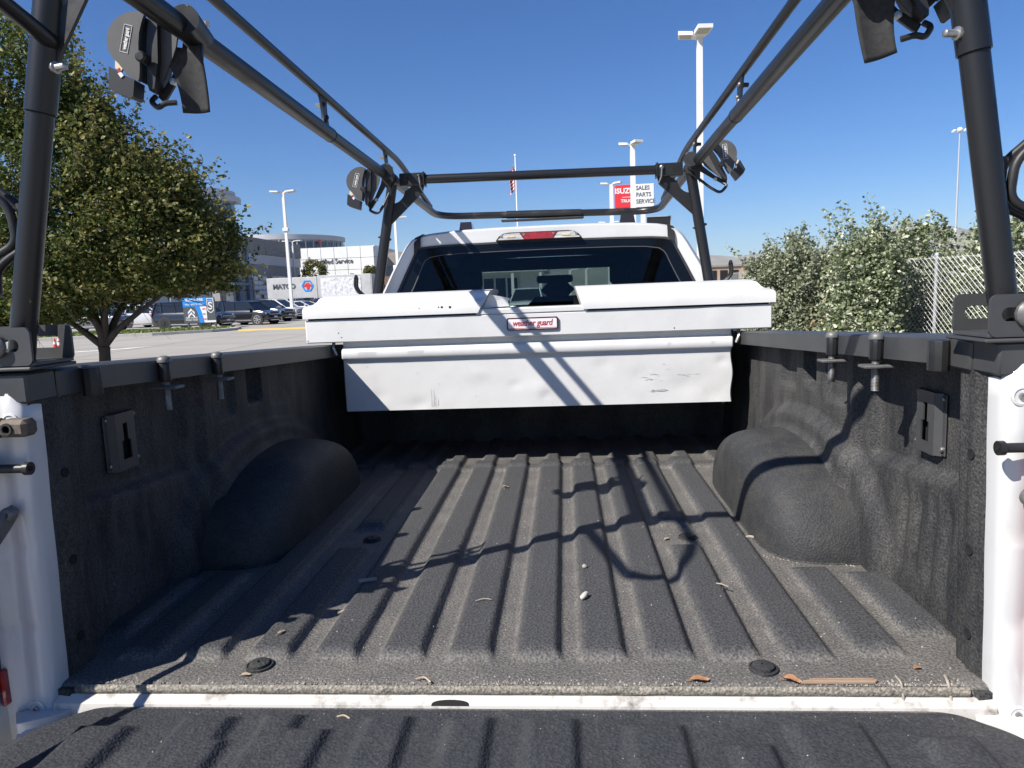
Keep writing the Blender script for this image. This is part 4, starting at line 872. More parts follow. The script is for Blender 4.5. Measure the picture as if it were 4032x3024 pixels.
obj('trunk', tm, 'bark_dark', tree, smooth=60)
blobs = [((tx - 1.7, ty, 3.0), (2.7, 2.3, 2.45)), ((tx - 1.7, ty + .2, 4.9), (1.85, 1.7, 2.0)), ((tx - .75, ty + .2, 4.35), (1.45, 1.4, 1.25)), ((tx + 1.3, ty, 2.9), (1.2, 1.2, .95)), ((tx + .9, ty, 1.95), (1.75, 1.8, 1.35)), ((tx - .2, ty, 3.2), (1.8, 1.8, 1.7)), ((tx + 1.95, ty + .1, 1.75), (1.2, 1.2, 1.05)), ((tx - .6, ty - .4, 1.5), (1.8, 1.6, 1.1)), ((tx - 1.9, ty - .2, 1.2), (1.4, 1.4, .95)), ((tx - 2.9, ty, .85), (1.3, 1.2, .9)), ((tx + .55, ty, 2.85), (1.35, 1.4, 1.2)), ((tx - 3.4, ty, 2.6), (1.7, 1.6, 1.9))]
cc = blob_centres(blobs, 2600, .5)
pts = np.concatenate([cluster_pts(cc, .26, 105000), cluster_pts(blob_centres(blobs, 700, .05), .4, 36000)])
zmin = .22 - .35 * np.clip(((tx - 1.0) - pts[:, 0]) / 1.2, 0, 1) + .68 * np.clip((pts[:, 0] - (tx - .5)) / 1.5, 0, 1) + .12 * np.sin(pts[:, 0] * 5.1) * np.sin(pts[:, 1] * 4.3)
pts = pts[pts[:, 2] > zmin]
gold = (pts[:, 0] > tx + .55) & (RNG.random(len(pts)) < .55) | (RNG.random(len(pts)) < .10)  # lighter yellow-green leaves, mostly right of the trunk
leaves('crown', pts[~gold], .082, 'leaf_tree', tree)
leaves('crown', pts[gold], .078, 'leaf_gold', tree)
st = []; dr = []
for k in range(330):
    p = np.array(cc[int(RNG.integers(0, len(cc)))]); d = p - np.array((tx - .6, ty, 2.2)); d[1] *= .35
    if d[0] < -1.5: continue
    d = d / np.linalg.norm(d) + np.array([.30, 0, .18]); st.append(p); dr.append(d)
P, m = twigs(st, dr, 1.0)
P = [p for p in P if p[2] > .35 + .65 * min(1, max(0, (p[0] - (tx - .5)) / 1.5))]
obj('shoots', m, 'bark_dark', tree, kind='stuff'); leaves('shoot_leaves', P, .085, 'leaf_gold', tree)
# ---- silvery shrubs on the right, growing through the fence
def shrub(name, label, blobs, ncl, nl, size, mat, shoots, slen, base, seed_up=1.0, dead=0):
    t = thing(name, label, 'shrub', (base[0], base[1], GZ), 0, 'shrubs along the fence')
    cc = blob_centres(blobs, ncl, .45); pts = np.concatenate([cluster_pts(cc, .13, nl), cluster_pts(blob_centres(blobs, ncl // 2, .05), .2, int(nl * .45))]); pts = pts[pts[:, 2] > GZ + .05]
    leaves('crown', pts, size, mat, t)
    if dead: leaves('dead_leaves', cluster_pts([(c[0] + .35, c[1] - .5, c[2] - .3) for c, r in blobs[:1]], .35, dead), size, 'leaf_brown', t)
    m = MB()
    for k in range(14):
        c, rr = blobs[k % len(blobs)]; q = np.array(c) + RNG.normal(size=3) * np.array(rr) * .35
        m.tube([(base[0] + random.uniform(-.4, .4), base[1] + random.uniform(-.2, .2), GZ - .05), ((base[0] + q[0]) / 2, (base[1] + q[1]) / 2, GZ + .45 * (q[2] - GZ)), tuple(q)], [.022, .015, .007], 6)
    obj('stems', m, 'bark_dark', t, kind='stuff')
    tops = sorted(cc, key=lambda p: -p[2])[:max(shoots * 3, 1)]; random.shuffle(tops)
    P, m = twigs(tops[:shoots], [(random.gauss(0, .25), random.gauss(0, .2), seed_up) for _ in range(shoots)], slen, 8)
    if P: obj('shoots', m, 'bark_dark', t, kind='stuff'); leaves('shoot_leaves', P, size * 1.05, mat, t)
    return t
shrub('olive_shrub', 'grey-green rounded shrub just right of the tool box', [((3.74, 10.2, .42), (.55, .45, .96)), ((3.32, 10.3, .18), (.42, .4, .96)), ((4.15, 10.1, .22), (.45, .4, .90)), ((3.7, 10.0, -.4), (.85, .4, .5))], 700, 27000, .044, 'leaf_olive', 70, .42, (3.7, 10.2), dead=260)
shrub('silver_shrub', 'tall silvery shrub with upright shoots at the end of the fence', [((3.92, 8.05, .52), (.40, .42, .74)), ((3.72, 7.95, -.05), (.40, .42, .74)), ((3.62, 7.8, -.40), (.38, .36, .5)), ((3.86, 7.75, -.30), (.32, .34, .6))], 700, 24000, .045, 'leaf_silver', 60, .55, (4.1, 8.0))
shrub('silver_shrub', 'pale leafy shrub rising behind the chain-link fence on the far right', [((4.80, 8.6, .66), (.5, .35, .74)), ((5.45, 8.0, .64), (.55, .4, .76)), ((5.35, 8.0, -.2), (.5, .4, .65)), ((5.0, 8.7, .0), (.4, .4, .65)), ((5.95, 7.2, -.1), (.5, .5, .85)), ((5.6, 7.6, -.5), (.6, .4, .45))], 760, 26000, .047, 'leaf_silver', 20, .30, (5.7, 8.3))
shrub('low_shrub', 'low green bushes at the foot of the fence behind the silvery shrub', [((4.1, 7.6, -.70), (.45, .25, .26)), ((4.75, 7.3, -.72), (.35, .2, .22))], 160, 4200, .045, 'leaf_gold', 0, .3, (4.3, 7.5))
shrub('far_shrub', 'olive-green bush far off beside the brown building', [((19.3, 72, .6), (1.7, 1.5, 1.7))], 120, 3500, .16, 'leaf_far', 4, .5, (19.3, 72))
# ---- small planted trees far left
for (x, y, h, label) in ((-35.0, 98.5, 6.2, 'small round tree in front of the white building'), (-26.3, 96, 5.0, 'slim yellow-green tree half hidden by the rack post')):
    t = thing('young_tree', label, 'tree', (x, y, GZ), 0, 'young trees by the buildings')
    obj('trunk', MB().tube([(x, y, GZ), (x, y, h * .6)], [.12, .06], 8), 'bark_dark', t)
    w = 2.0 if h > 6 else 1.1
    cc = blob_centres([((x, y, h * .60), (w, w, h * .36)), ((x - .3 * w, y, h * .72), (w * .5, w * .5, h * .26)), ((x + .45 * w, y, h * .70), (w * .45, w * .5, h * .26))], 150, .5)
    leaves('crown', cluster_pts(cc, .35, 3600), .22, 'leaf_far', t)
# ================================================================== the street and lot beyond
MT['kerb'] = pm('kerb_concrete', (0.46, 0.44, 0.40), (0.36, 0.34, 0.31), sc=3, rough=0.9)
MT['soil'] = pm('lawn_soil', (0.10, 0.13, 0.045), (0.17, 0.17, 0.075), sc=4, rough=0.95)
MT['grass'] = leafmat('grass_blade', [(0.08, 0.14, 0.03), (0.14, 0.19, 0.05), (0.23, 0.23, 0.09)], .3)
MT['yellow'] = pm('worn_yellow_paint', (0.60, 0.37, 0.06), (0.42, 0.33, 0.17), sc=5, lo=.45, hi=.7, rough=0.8)
MT['roadwhite'] = pm('worn_white_paint', (0.70, 0.69, 0.66), (0.52, 0.50, 0.46), sc=6, rough=0.8)
MT['joint_dark'] = pm('slab_joint', (0.20, 0.185, 0.165), rough=0.9)
MT['lamp_white'] = pm('white_lamp_paint', (0.66, 0.66, 0.65), (0.56, 0.55, 0.52), sc=4, lo=.55, hi=.75, rough=0.45)
MT['lamp_lens'] = pm('lamp_underside', (0.34, 0.32, 0.27), (0.42, 0.40, 0.34), sc=8, rough=0.4)
MT['galv'] = pm('galvanised_steel', (0.50, 0.52, 0.53), (0.40, 0.42, 0.43), sc=12, rough=0.45, metal=0.4)
MT['wire'] = pm('galvanised_wire', (0.50, 0.50, 0.48), rough=0.5, metal=0.2)
MT['sign_blue'] = pm('sign_blue', (0.02, 0.22, 0.62), rough=0.35)
MT['sign_grey'] = pm('sign_charcoal', (0.075, 0.08, 0.09), rough=0.4)
MT['sign_white'] = pm('sign_white', (0.66, 0.66, 0.66), rough=0.35)
MT['sign_red'] = pm('sign_red', (0.62, 0.03, 0.035), rough=0.35)
MT['letter_grey'] = pm('letter_grey', (0.10, 0.10, 0.10), rough=0.5)
MT['cone_orange'] = pm('cone_orange', (0.72, 0.06, 0.03), rough=0.5)
MT['car_glass'] = pm('car_glass', (0.012, 0.015, 0.018), rough=0.06, coat=0.3)
MT['chrome'] = pm('bright_trim', (0.70, 0.70, 0.70), rough=0.2, metal=0.8)
MT['tyre'] = pm('tyre', (0.018, 0.018, 0.018), rough=0.85)
MT['rim_dark'] = pm('dark_alloy', (0.05, 0.05, 0.055), rough=0.3, metal=0.5)
MT['rim_silver'] = pm('silver_alloy', (0.55, 0.55, 0.56), rough=0.3, metal=0.6)
MT['head'] = pm('headlamp', (0.62, 0.64, 0.66), (0.35, 0.36, 0.38), sc=18, rough=0.1, coat=1)
MT['amber'] = pm('amber_lamp', (0.75, 0.25, 0.04), rough=0.2, coat=1)
def flat(name, poly, h, mat, kind='structure'):
    m = MB().add([(x, y, GZ + h) for x, y in poly], [tuple(range(len(poly)))]); return obj(name, m, mat, None, smooth=0, kind=kind)
# slab joints, dark sealed lines in the concrete
jm = MB()
for y in (9.5, 14, 19, 24.5, 30, 36.3): jm.add([(-60, y, GZ + .004), (-3, y + 1.2, GZ + .004), (-3, y + 1.24, GZ + .004), (-60, y + .04, GZ + .004)], [(0, 1, 2, 3)])
for x in (-30, -25, -20, -15.5, -11, -7): jm.add([(x, 6, GZ + .004), (x + .04, 6, GZ + .004), (x - 1.4, 60, GZ + .004), (x - 1.44, 60, GZ + .004)], [(0, 1, 2, 3)])
obj('slab_joints', jm, 'joint_dark', None, smooth=0, kind='structure')
# curved white arrow on the ground
flat('road_marking', [(-19.9, 22.9), (-17.9, 23.9), (-16.6, 24.9), (-16.9, 25.0), (-15.9, 25.6), (-16.3, 24.6), (-17.6, 23.5), (-19.7, 22.4)], .008, 'roadwhite')
# island with kerb and lawn
isl = [(-60, 33.0), (-40, 32.6), (-28, 33.0), (-21.6, 34.9), (-19.2, 36.6), (-18.5, 38.2), (-18.9, 39.6), (-21, 40.2), (-40, 40.6), (-60, 40.6)]
kb = MB(); kb.prism(isl, GZ - .02, GZ + .15, 'z'); obj('kerb', kb, 'kerb', None, smooth=0, kind='structure')
def inset(poly, d):
    c = np.mean(np.array(poly), 0); out = []
    n = len(poly)
    for i in range(n):
        p = np.array(poly[i]); a = np.array(poly[i - 1]) - p; b = np.array(poly[(i + 1) % n]) - p
        q = a / np.linalg.norm(a) + b / np.linalg.norm(b); ln = np.linalg.norm(q)
        v = q / ln if ln > .05 else np.array([0, np.sign(c[1] - p[1])])
        if np.dot(v, c - p) < 0 and abs(ln) > .05: v = v
        out.append(tuple(p + v * d))
    return out
lawn = [(-59, 33.5), (-40, 33.1), (-28.2, 33.5), (-21.9, 35.3), (-19.7, 36.8), (-19.0, 38.2), (-19.3, 39.1), (-21.1, 39.7), (-40, 40.1), (-59, 40.1)]
flat('lawn', lawn, .156, 'soil')
gm = []
for k in range(9000):
    x, y = random.uniform(-36, -19.2), random.uniform(33.3, 39.6)
    if x > -22 and y < 35.3 + (x + 22) * .55: continue
    if x > -28 and y < 33.6 + (x + 28) * .30: continue
    gm.append((x, y, GZ + .19))
gl_ = leaves('grass', gm, .13, 'grass', None, up=.0); gl_['kind'] = 'stuff'; gl_['label'] = 'short green grass on the kerbed island'
# yellow speed hump
hm = MB(); hm.grid(lambda x, t: (x, 36.9 + .6 * t + .03 * x * 0, GZ + .004 + .075 * max(0, 1 - (2 * t - 1) ** 2)), frange(-17.9, -4, 30), frange(0, 1, 9))
sh = obj('speed_hump', hm, 'yellow', None, smooth=60); tag(sh, 'low yellow speed hump across the drive', 'speed hump')
# traffic cones
for i, (x, y, lab) in enumerate(((-19.75, 25.2, 'orange traffic cone on the left of the pair'), (-20.40, 26.3, 'white-banded traffic cone on the right of the pair'))):
    t = thing('traffic_cone', lab, 'traffic cone', (x, y, GZ), 0, 'traffic cones')
    obj('base', MB().box((x - .13, y - .13, GZ), (x + .13, y + .13, GZ + .03), .01), 'cone_orange', t)
    obj('cone', MB().lathe([(.10, .03), (.025, .46), (.01, .465)], (x, y, GZ), n=20), 'cone_orange', t)
    for a, b in (((.24, .34),) if i == 0 else ((.14, .26), (.32, .41))):
        f_ = lambda h: .102 - .174 * (h - .03)
        obj('white_band', MB().lathe([(f_(a) + .004, a), (f_(b) + .004, b)], (x, y, GZ), n=20), 'roadwhite', t)
# ---- chain-link fence on the right
fe = thing('chain_link_fence', 'grey chain-link fence with round posts beside the shrubs', 'fence', (4.75, 7.55, GZ))
FPTS = [Vector(p) for p in fillet([(3.9, 15.5, 0), (4.18, 10.9, 0), (4.5, 8.35, 0), (5.0, 6.75, 0), (5.75, 4.9, 0)], .9, 6)]
FS = [0.0]
for i in range(1, len(FPTS)): FS.append(FS[-1] + (FPTS[i] - FPTS[i - 1]).length)
FL = FS[-1]; TOP = .915
def fp(u, z):
    u = min(max(u, 0), FL); i = max(k for k in range(len(FS)) if FS[k] <= u + 1e-9); i = min(i, len(FS) - 2)
    p = FPTS[i].lerp(FPTS[i + 1], (u - FS[i]) / (FS[i + 1] - FS[i])); return (p.x, p.y, z)
m = MB(); H_ = TOP - GZ - .05; z0 = GZ + .05
for sgn in (1, -1):
    u = -H_
    while u < FL + H_:
        pts = []
        for k in range(2):
            h = H_ * k; uu = u + sgn * h; pts.append([uu, z0 + h])
        (ua, za), (ub, zb) = pts
        lo, hi = min(ua, ub), max(ua, ub)
        if hi > 0 and lo < FL:
            t0 = 0; t1 = 1
            for lim in (0, FL):
                t = (lim - ua) / (ub - ua)
                if 0 < t < 1:
                    if (ua < 0 and lim == 0) or (ua > FL and lim == FL): t0 = max(t0, t)
                    else: t1 = min(t1, t)
            if t1 - t0 > .02:
                off = .002 * sgn; pts = []
                for q in range(5):
                    t = t0 + (t1 - t0) * q / 4; A = fp(ua + (ub - ua) * t, za + (zb - za) * t); pts.append((A[0] + off, A[1], A[2]))
                m.tube(pts, .0024, 3, cap=False)
        u += .0707
obj('wire_mesh', m, 'wire', fe, smooth=0, kind='stuff')
for u in (FL - 9.2, FL - 6.2, FL - 3.22, FL - .2):
    p = fp(u, GZ); po = obj('post', MB().tube([(p[0] + .04, p[1] + .03, GZ), (p[0] + .04, p[1] + .03, TOP + .02)], .022, 12), 'galv', fe)
    obj('post_cap', MB().lathe([(.025, 0), (.025, .02), (.015, .035), (.003, .04)], (p[0] + .04, p[1] + .03, TOP + .01), n=12), 'galv', po)
obj('tension_wire', MB().tube([fp(FL * k / 30, TOP - .02) for k in range(31)], .0035, 5), 'wire', fe)
flat('fence_verge', [(3.2, 16), (3.5, 10.9), (3.9, 8.3), (4.5, 6.5), (5.3, 4.6), (14, 2), (16, 20), (8, 30)], .006, 'soil')

# ---- lamp posts
def lamp(x, y, h, label, heads, w=.085, hs=1.0, sensor=False, base=True):
    t = thing('lamp_post', label, 'lamp post', (x, y, GZ), 0, 'parking lot lamp posts')
    n = 4; po = MB()
    po.loft([[(x - k, y - k, z), (x + k, y - k, z), (x + k, y + k, z), (x - k, y + k, z)] for k, z in ((w * 1.15, GZ + .3), (w, GZ + h - .12), (w * .9, GZ + h))])
    obj('pole', po, 'lamp_white', t, smooth=0)
    if base: obj('concrete_base', MB().lathe([(.30, 0), (.30, .72), (.27, .75), (.1, .75)], (x, y, GZ), n=20), 'kerb', t)
    for a in heads:
        c, q = math.cos(a), math.sin(a); z = GZ + h
        def P(u, v, dz): return (x + u * c - v * q, y + u * q + v * c, z + dz)
        a0, a1, b = .10 * hs, 1.02 * hs, .36 * hs
        hd = MB().loft([[P(.02, -.07, -.06), P(.02, .07, -.06), P(.02, .07, .02), P(.02, -.07, .02)], [P(.34 * hs, -b, .03), P(.34 * hs, b, .03), P(.34 * hs, b, .14), P(.34 * hs, -b, .14)], [P(a1, -b, .07), P(a1, b, .07), P(a1, b, .19), P(a1, -b, .19)]])
        ho = obj('lamp_head', hd, 'lamp_white', t, smooth=0)
        obj('lamp_lens', MB().add([P(.40 * hs, -b + .05, .026), P(.40 * hs, b - .05, .026), P(a1 - .05, b - .05, .062), P(a1 - .05, -b + .05, .062)], [(0, 1, 2, 3)]), 'lamp_lens', ho, smooth=0)
    if sensor: obj('floodlight', MB().box((x - .22, y - .2, GZ + h * .70), (x + .26, y + .12, GZ + h * .70 + .28), .05), 'lamp_white', t)
    return t
lamp(-21.65, 54.8, 9.95, 'white lamp post with twin heads behind the parked cars on the left', (0, math.pi), .10, .95, True)
lamp(-38.0, 98.8, 9.7, 'thin lamp post in front of the white building', (0, math.pi), .09, 1.3)
lamp(-14.25, 60.8, 8.2, 'lamp post partly hidden by the far left rack post', (0.2,), .10, 1.0)
lamp(4.63, 22.8, 9.30, 'tall white lamp post rising behind the right side of the rack', (R(-84), R(172)), .085, .64)
lamp(4.25, 40.8, 9.5, 'mid-distance lamp post in front of the red and white pole sign', (R(-65), R(165)), .13, .72)
lamp(4.12, 56.8, 9.6, 'lamp post just left of the red sign panel', (R(-20), R(170)), .14, .8)
lamp(4.95, 73.8, 8.1, 'shortest lamp post low at the left of the pole sign', (R(0), R(180)), .14, 1.0)
for (x, y, lab) in ((1.0, 90, 'left of the lamp posts seen through the windscreen'), (3.2, 95, 'second lamp post seen through the windscreen'), (7.0, 104, 'right of the lamp posts seen through the windscreen')):
    lamp(x, y, 3.9 + (y - 90) * .05, lab, (0,), .14, 1.0, base=False)
lamp(18.5, 95, 4.6, 'far lamp post beside the brown building', (0.4,), .12, .7, base=False)
# high mast
hmst = thing('high_mast', 'very tall thin highway light mast on the far right', 'light mast', (57.4, 108.8, GZ))
obj('pole', MB().tube([(57.4, 108.8, GZ), (57.4, 108.8, 21.0)], [.20, .09], 12), 'galv', hmst)
obj('ring', MB().lathe([(.35, -.15), (.45, .1), (.2, .4), (.05, .45)], (57.4, 108.8, 21.0), n=16), 'lamp_white', hmst)
for k in range(6):
    a = k * math.pi / 3 + .2; c = (57.4 + .85 * math.cos(a), 108.8 + .85 * math.sin(a), 21.0)
    hl = obj('mast_light', MB().lathe([(.24, -.1), (.26, 0), (.15, .12), (.05, .14)], c, n=12), 'lamp_white', hmst)
    obj('arm', MB().tube([(57.4, 108.8, 21.1), c], .05, 5), 'galv', hl)
# ---- flag
fg = thing('flag_pole', 'white flagpole with a hanging striped flag above the cab roof', 'flagpole', (-4.1, 68.8, GZ))
obj('pole', MB().tube([(-4.1, 68.8, GZ), (-4.1, 68.8, 13.4)], [.10, .06], 12), 'lamp_white', fg)
obj('ball', MB().lathe([(.01, 0), (.10, .05), (.12, .13), (.08, .22), (.01, .25)], (-4.1, 68.8, 13.4), n=14), 'lamp_white', fg)
MT['flag_red'] = pm('flag_red', (0.42, 0.02, 0.035), rough=.8); MT['flag_white'] = pm('flag_white', (0.72, 0.70, 0.70), rough=.8); MT['flag_blue'] = pm('flag_blue', (0.02, 0.03, 0.13), rough=.8)
def fpos(u, v):                                   # u along the fly 0..1, v down the hoist 0..1: hanging slack
    x = -4.16 - .62 * u - .10 * math.sin(u * 9 + v * 3) * (.3 + u); y = 68.8 + .22 * math.sin(u * 11 + v * 2) * (.2 + u)
    z = 12.95 - 2.45 * v * (.93) - 1.15 * u - .12 * math.sin(u * 5); return (x, y, z)
flag = obj('flag', MB().tube([(-4.12, 68.8, 13.0), (-4.12, 68.8, 10.6)], .02, 5), 'lamp_white', fg)
for k in range(13):
    a, b = k / 13, (k + 1) / 13
    obj('stripe', MB().grid(lambda u, v: fpos(u, v), frange(.40 if k < 7 else 0, 1, 14), frange(a, b, 3)), 'flag_red' if k % 2 == 0 else 'flag_white', flag, smooth=60)
obj('canton', MB().grid(lambda u, v: fpos(u, v), frange(0, .40, 8), frange(0, 7 / 13, 8)), 'flag_blue', flag, smooth=60)
stm = MB()
for i in range(5):
    for j in range(6):
        p = fpos(.04 + .066 * j, .05 + .10 * i); stm.lathe([(.035, 0), (.01, .004)], (p[0], p[1] - .02, p[2]), (0, -1, 0), 5)
obj('stars', stm, 'flag_white', flag, smooth=0, kind='stuff')
# ---- pole sign
ps_ = thing('pole_sign', 'red and white dealer sign on two posts above the cab roof', 'sign', (9.1, 88.8, GZ))
for x in (7.75, 10.15): 
    p_ = obj('sign_post', MB().box((x - .28, 88.6, GZ), (x + .28, 89.1, 10.2), .03), 'lamp_white', ps_)
    obj('bracket', MB().prism([(x - .28, 9.7), (x + .28, 9.7), (x + .75, 10.2), (x - .75, 10.2)], 88.5, 89.2, 'y'), 'galv', p_)
rd = obj('red_panel', MB().box((6.74, 88.4, 10.2), (9.07, 89.2, 12.95), .05), 'sign_red', ps_)
wh = obj('white_panel', MB().box((9.10, 88.4, 10.2), (11.45, 89.2, 12.95), .05), 'sign_white', ps_)
text('lettering', 'ISUZU', .88, (7.90, 88.38, 12.20), (1, 0, 0), (0, 0, 1), 'sign_white', rd, 'CENTER', .01, bold=.03, width=.98)
obj('white_line', MB().box((7.6, 88.36, 11.44), (9.0, 88.40, 11.50)), 'sign_white', rd, smooth=0)
text('lettering', 'TRUCK', .52, (8.28, 88.38, 11.02), (1, 0, 0), (0, 0, 1), 'sign_white', rd, 'CENTER', .01, bold=.015)
for k, w_ in enumerate(('SALES', 'PARTS', 'SERVICE')):
    text('lettering', w_, .70, (9.26, 88.38, 12.48 - .80 * k), (1, 0, 0), (0, 0, 1), 'letter_grey', wh, 'LEFT', .01, bold=.012, width=.92)
# dark board seen over the cab roof
db = thing('dark_sign_board', 'dark rectangular board showing just above the right end of the cab roof', 'sign board', (6.0, 43.8, GZ))
obj('board', MB().box((5.32, 43.7, 3.0), (6.78, 43.9, 4.86), .02), 'black', db)
obj('rim', MB().ring(rrect(5.30, 6.80, 2.98, 4.88, .02, 3), rrect(5.34, 6.76, 3.02, 4.84, .02, 3), 43.66, 43.72, 'y'), 'galv', db, smooth=0)
obj('post', MB().box((5.9, 43.75, GZ), (6.1, 43.85, 3.0), .01), 'steel', db)
# ---- directional sign on the island
dsg = thing('directional_sign', 'blue and charcoal directional sign with white chevrons on the grass island', 'sign', (-21.5, 39.8, GZ))
x0, x1, z0_, z1_ = -22.46, -20.50, -.46, 1.02; Y_ = 39.78
bd_ = obj('panel', MB().box((x0, Y_, z0_), (x1, Y_ + .06, z1_), .008), 'sign_grey', dsg)
for x in (x0 + .22, x1 - .06): obj('post', MB().box((x - .05, Y_ + .02, GZ), (x + .05, Y_ + .12, .9), .005), 'sign_grey', dsg)
def strip(poly, mat, d, name): return obj(name, MB().prism(poly, Y_ - d, Y_ - d + .004, 'y'), mat, bd_, smooth=0)
strip([(x0, .50), (-21.02, .50), (-21.02, z1_), (x0, z1_)], 'sign_blue', .006, 'blue_band')
strip([(-21.72, .49), (-21.42, .49), (-21.30, .1), (-21.22, -.30), (-21.20, z0_), (-21.50, z0_), (-21.53, -.2), (-21.60, .2)], 'sign_blue', .006, 'blue_stripe')
strip([(-21.42, .49), (-21.02, .49), (-21.02, -.34), (-20.5, -.34), (-20.5, z0_), (-21.20, z0_), (-21.22, -.30), (-21.30, .1)], 'sign_white', .006, 'white_field')
strip([(-20.98, z1_ - .05), (-20.56, z1_ - .05), (-20.56, .25), (-20.66, .15), (-20.77, .08), (-20.88, .15), (-20.98, .25)], 'sign_white', .006, 'shield_rim')
strip([(-20.94, .80), (-20.60, .80), (-20.60, .28), (-20.69, .19), (-20.77, .14), (-20.85, .19), (-20.94, .28)], 'sign_grey', .010, 'shield')
strip([(-20.94, .94), (-20.60, .94), (-20.60, .82), (-20.94, .82)], 'sign_blue', .010, 'shield_band')
text('lettering', 'S', .62, (-20.77, Y_ - .016, .50), (1, 0, 0), (0, 0, 1), 'sign_white', bd_, 'CENTER', .002, bold=.012)
for dz in (0, -.22):
    strip([(-22.18, .18 + dz), (-21.97, .40 + dz), (-21.76, .18 + dz), (-21.76, .05 + dz), (-21.97, .26 + dz), (-22.18, .05 + dz)], 'sign_white', .010, 'chevron')
text('lettering', 'JERRY SEINER', .215, (-21.74, Y_ - .010, .88), (1, 0, 0), (0, 0, 1), 'sign_white', bd_, 'CENTER', .002, bold=.006, width=.86)
text('lettering', 'SALES • SERVICE • PARTS', .12, (-21.74, Y_ - .010, .63), (1, 0, 0), (0, 0, 1), 'sign_white', bd_, 'CENTER', .002, bold=.003, width=.88)
text('lettering', 'KEEP GOING', .125, (-21.97, Y_ - .010, -.16), (1, 0, 0), (0, 0, 1), 'sign_white', bd_, 'CENTER', .002, bold=.003)
text('lettering', 'STRAIGHT AHEAD', .115, (-21.97, Y_ - .010, -.29), (1, 0, 0), (0, 0, 1), 'sign_white', bd_, 'CENTER', .002, bold=.003, width=.8)
for k, (w_, c_) in enumerate((('GMC', 'sign_red'), ('KIA', 'letter_grey'), ('ISUZU', 'sign_red'))):
    text('lettering', w_, .13, (-21.17, Y_ - .010, .34 - .30 * k), (1, 0, 0), (0, 0, 1), c_, bd_, 'CENTER', .002, bold=.003, width=.8)

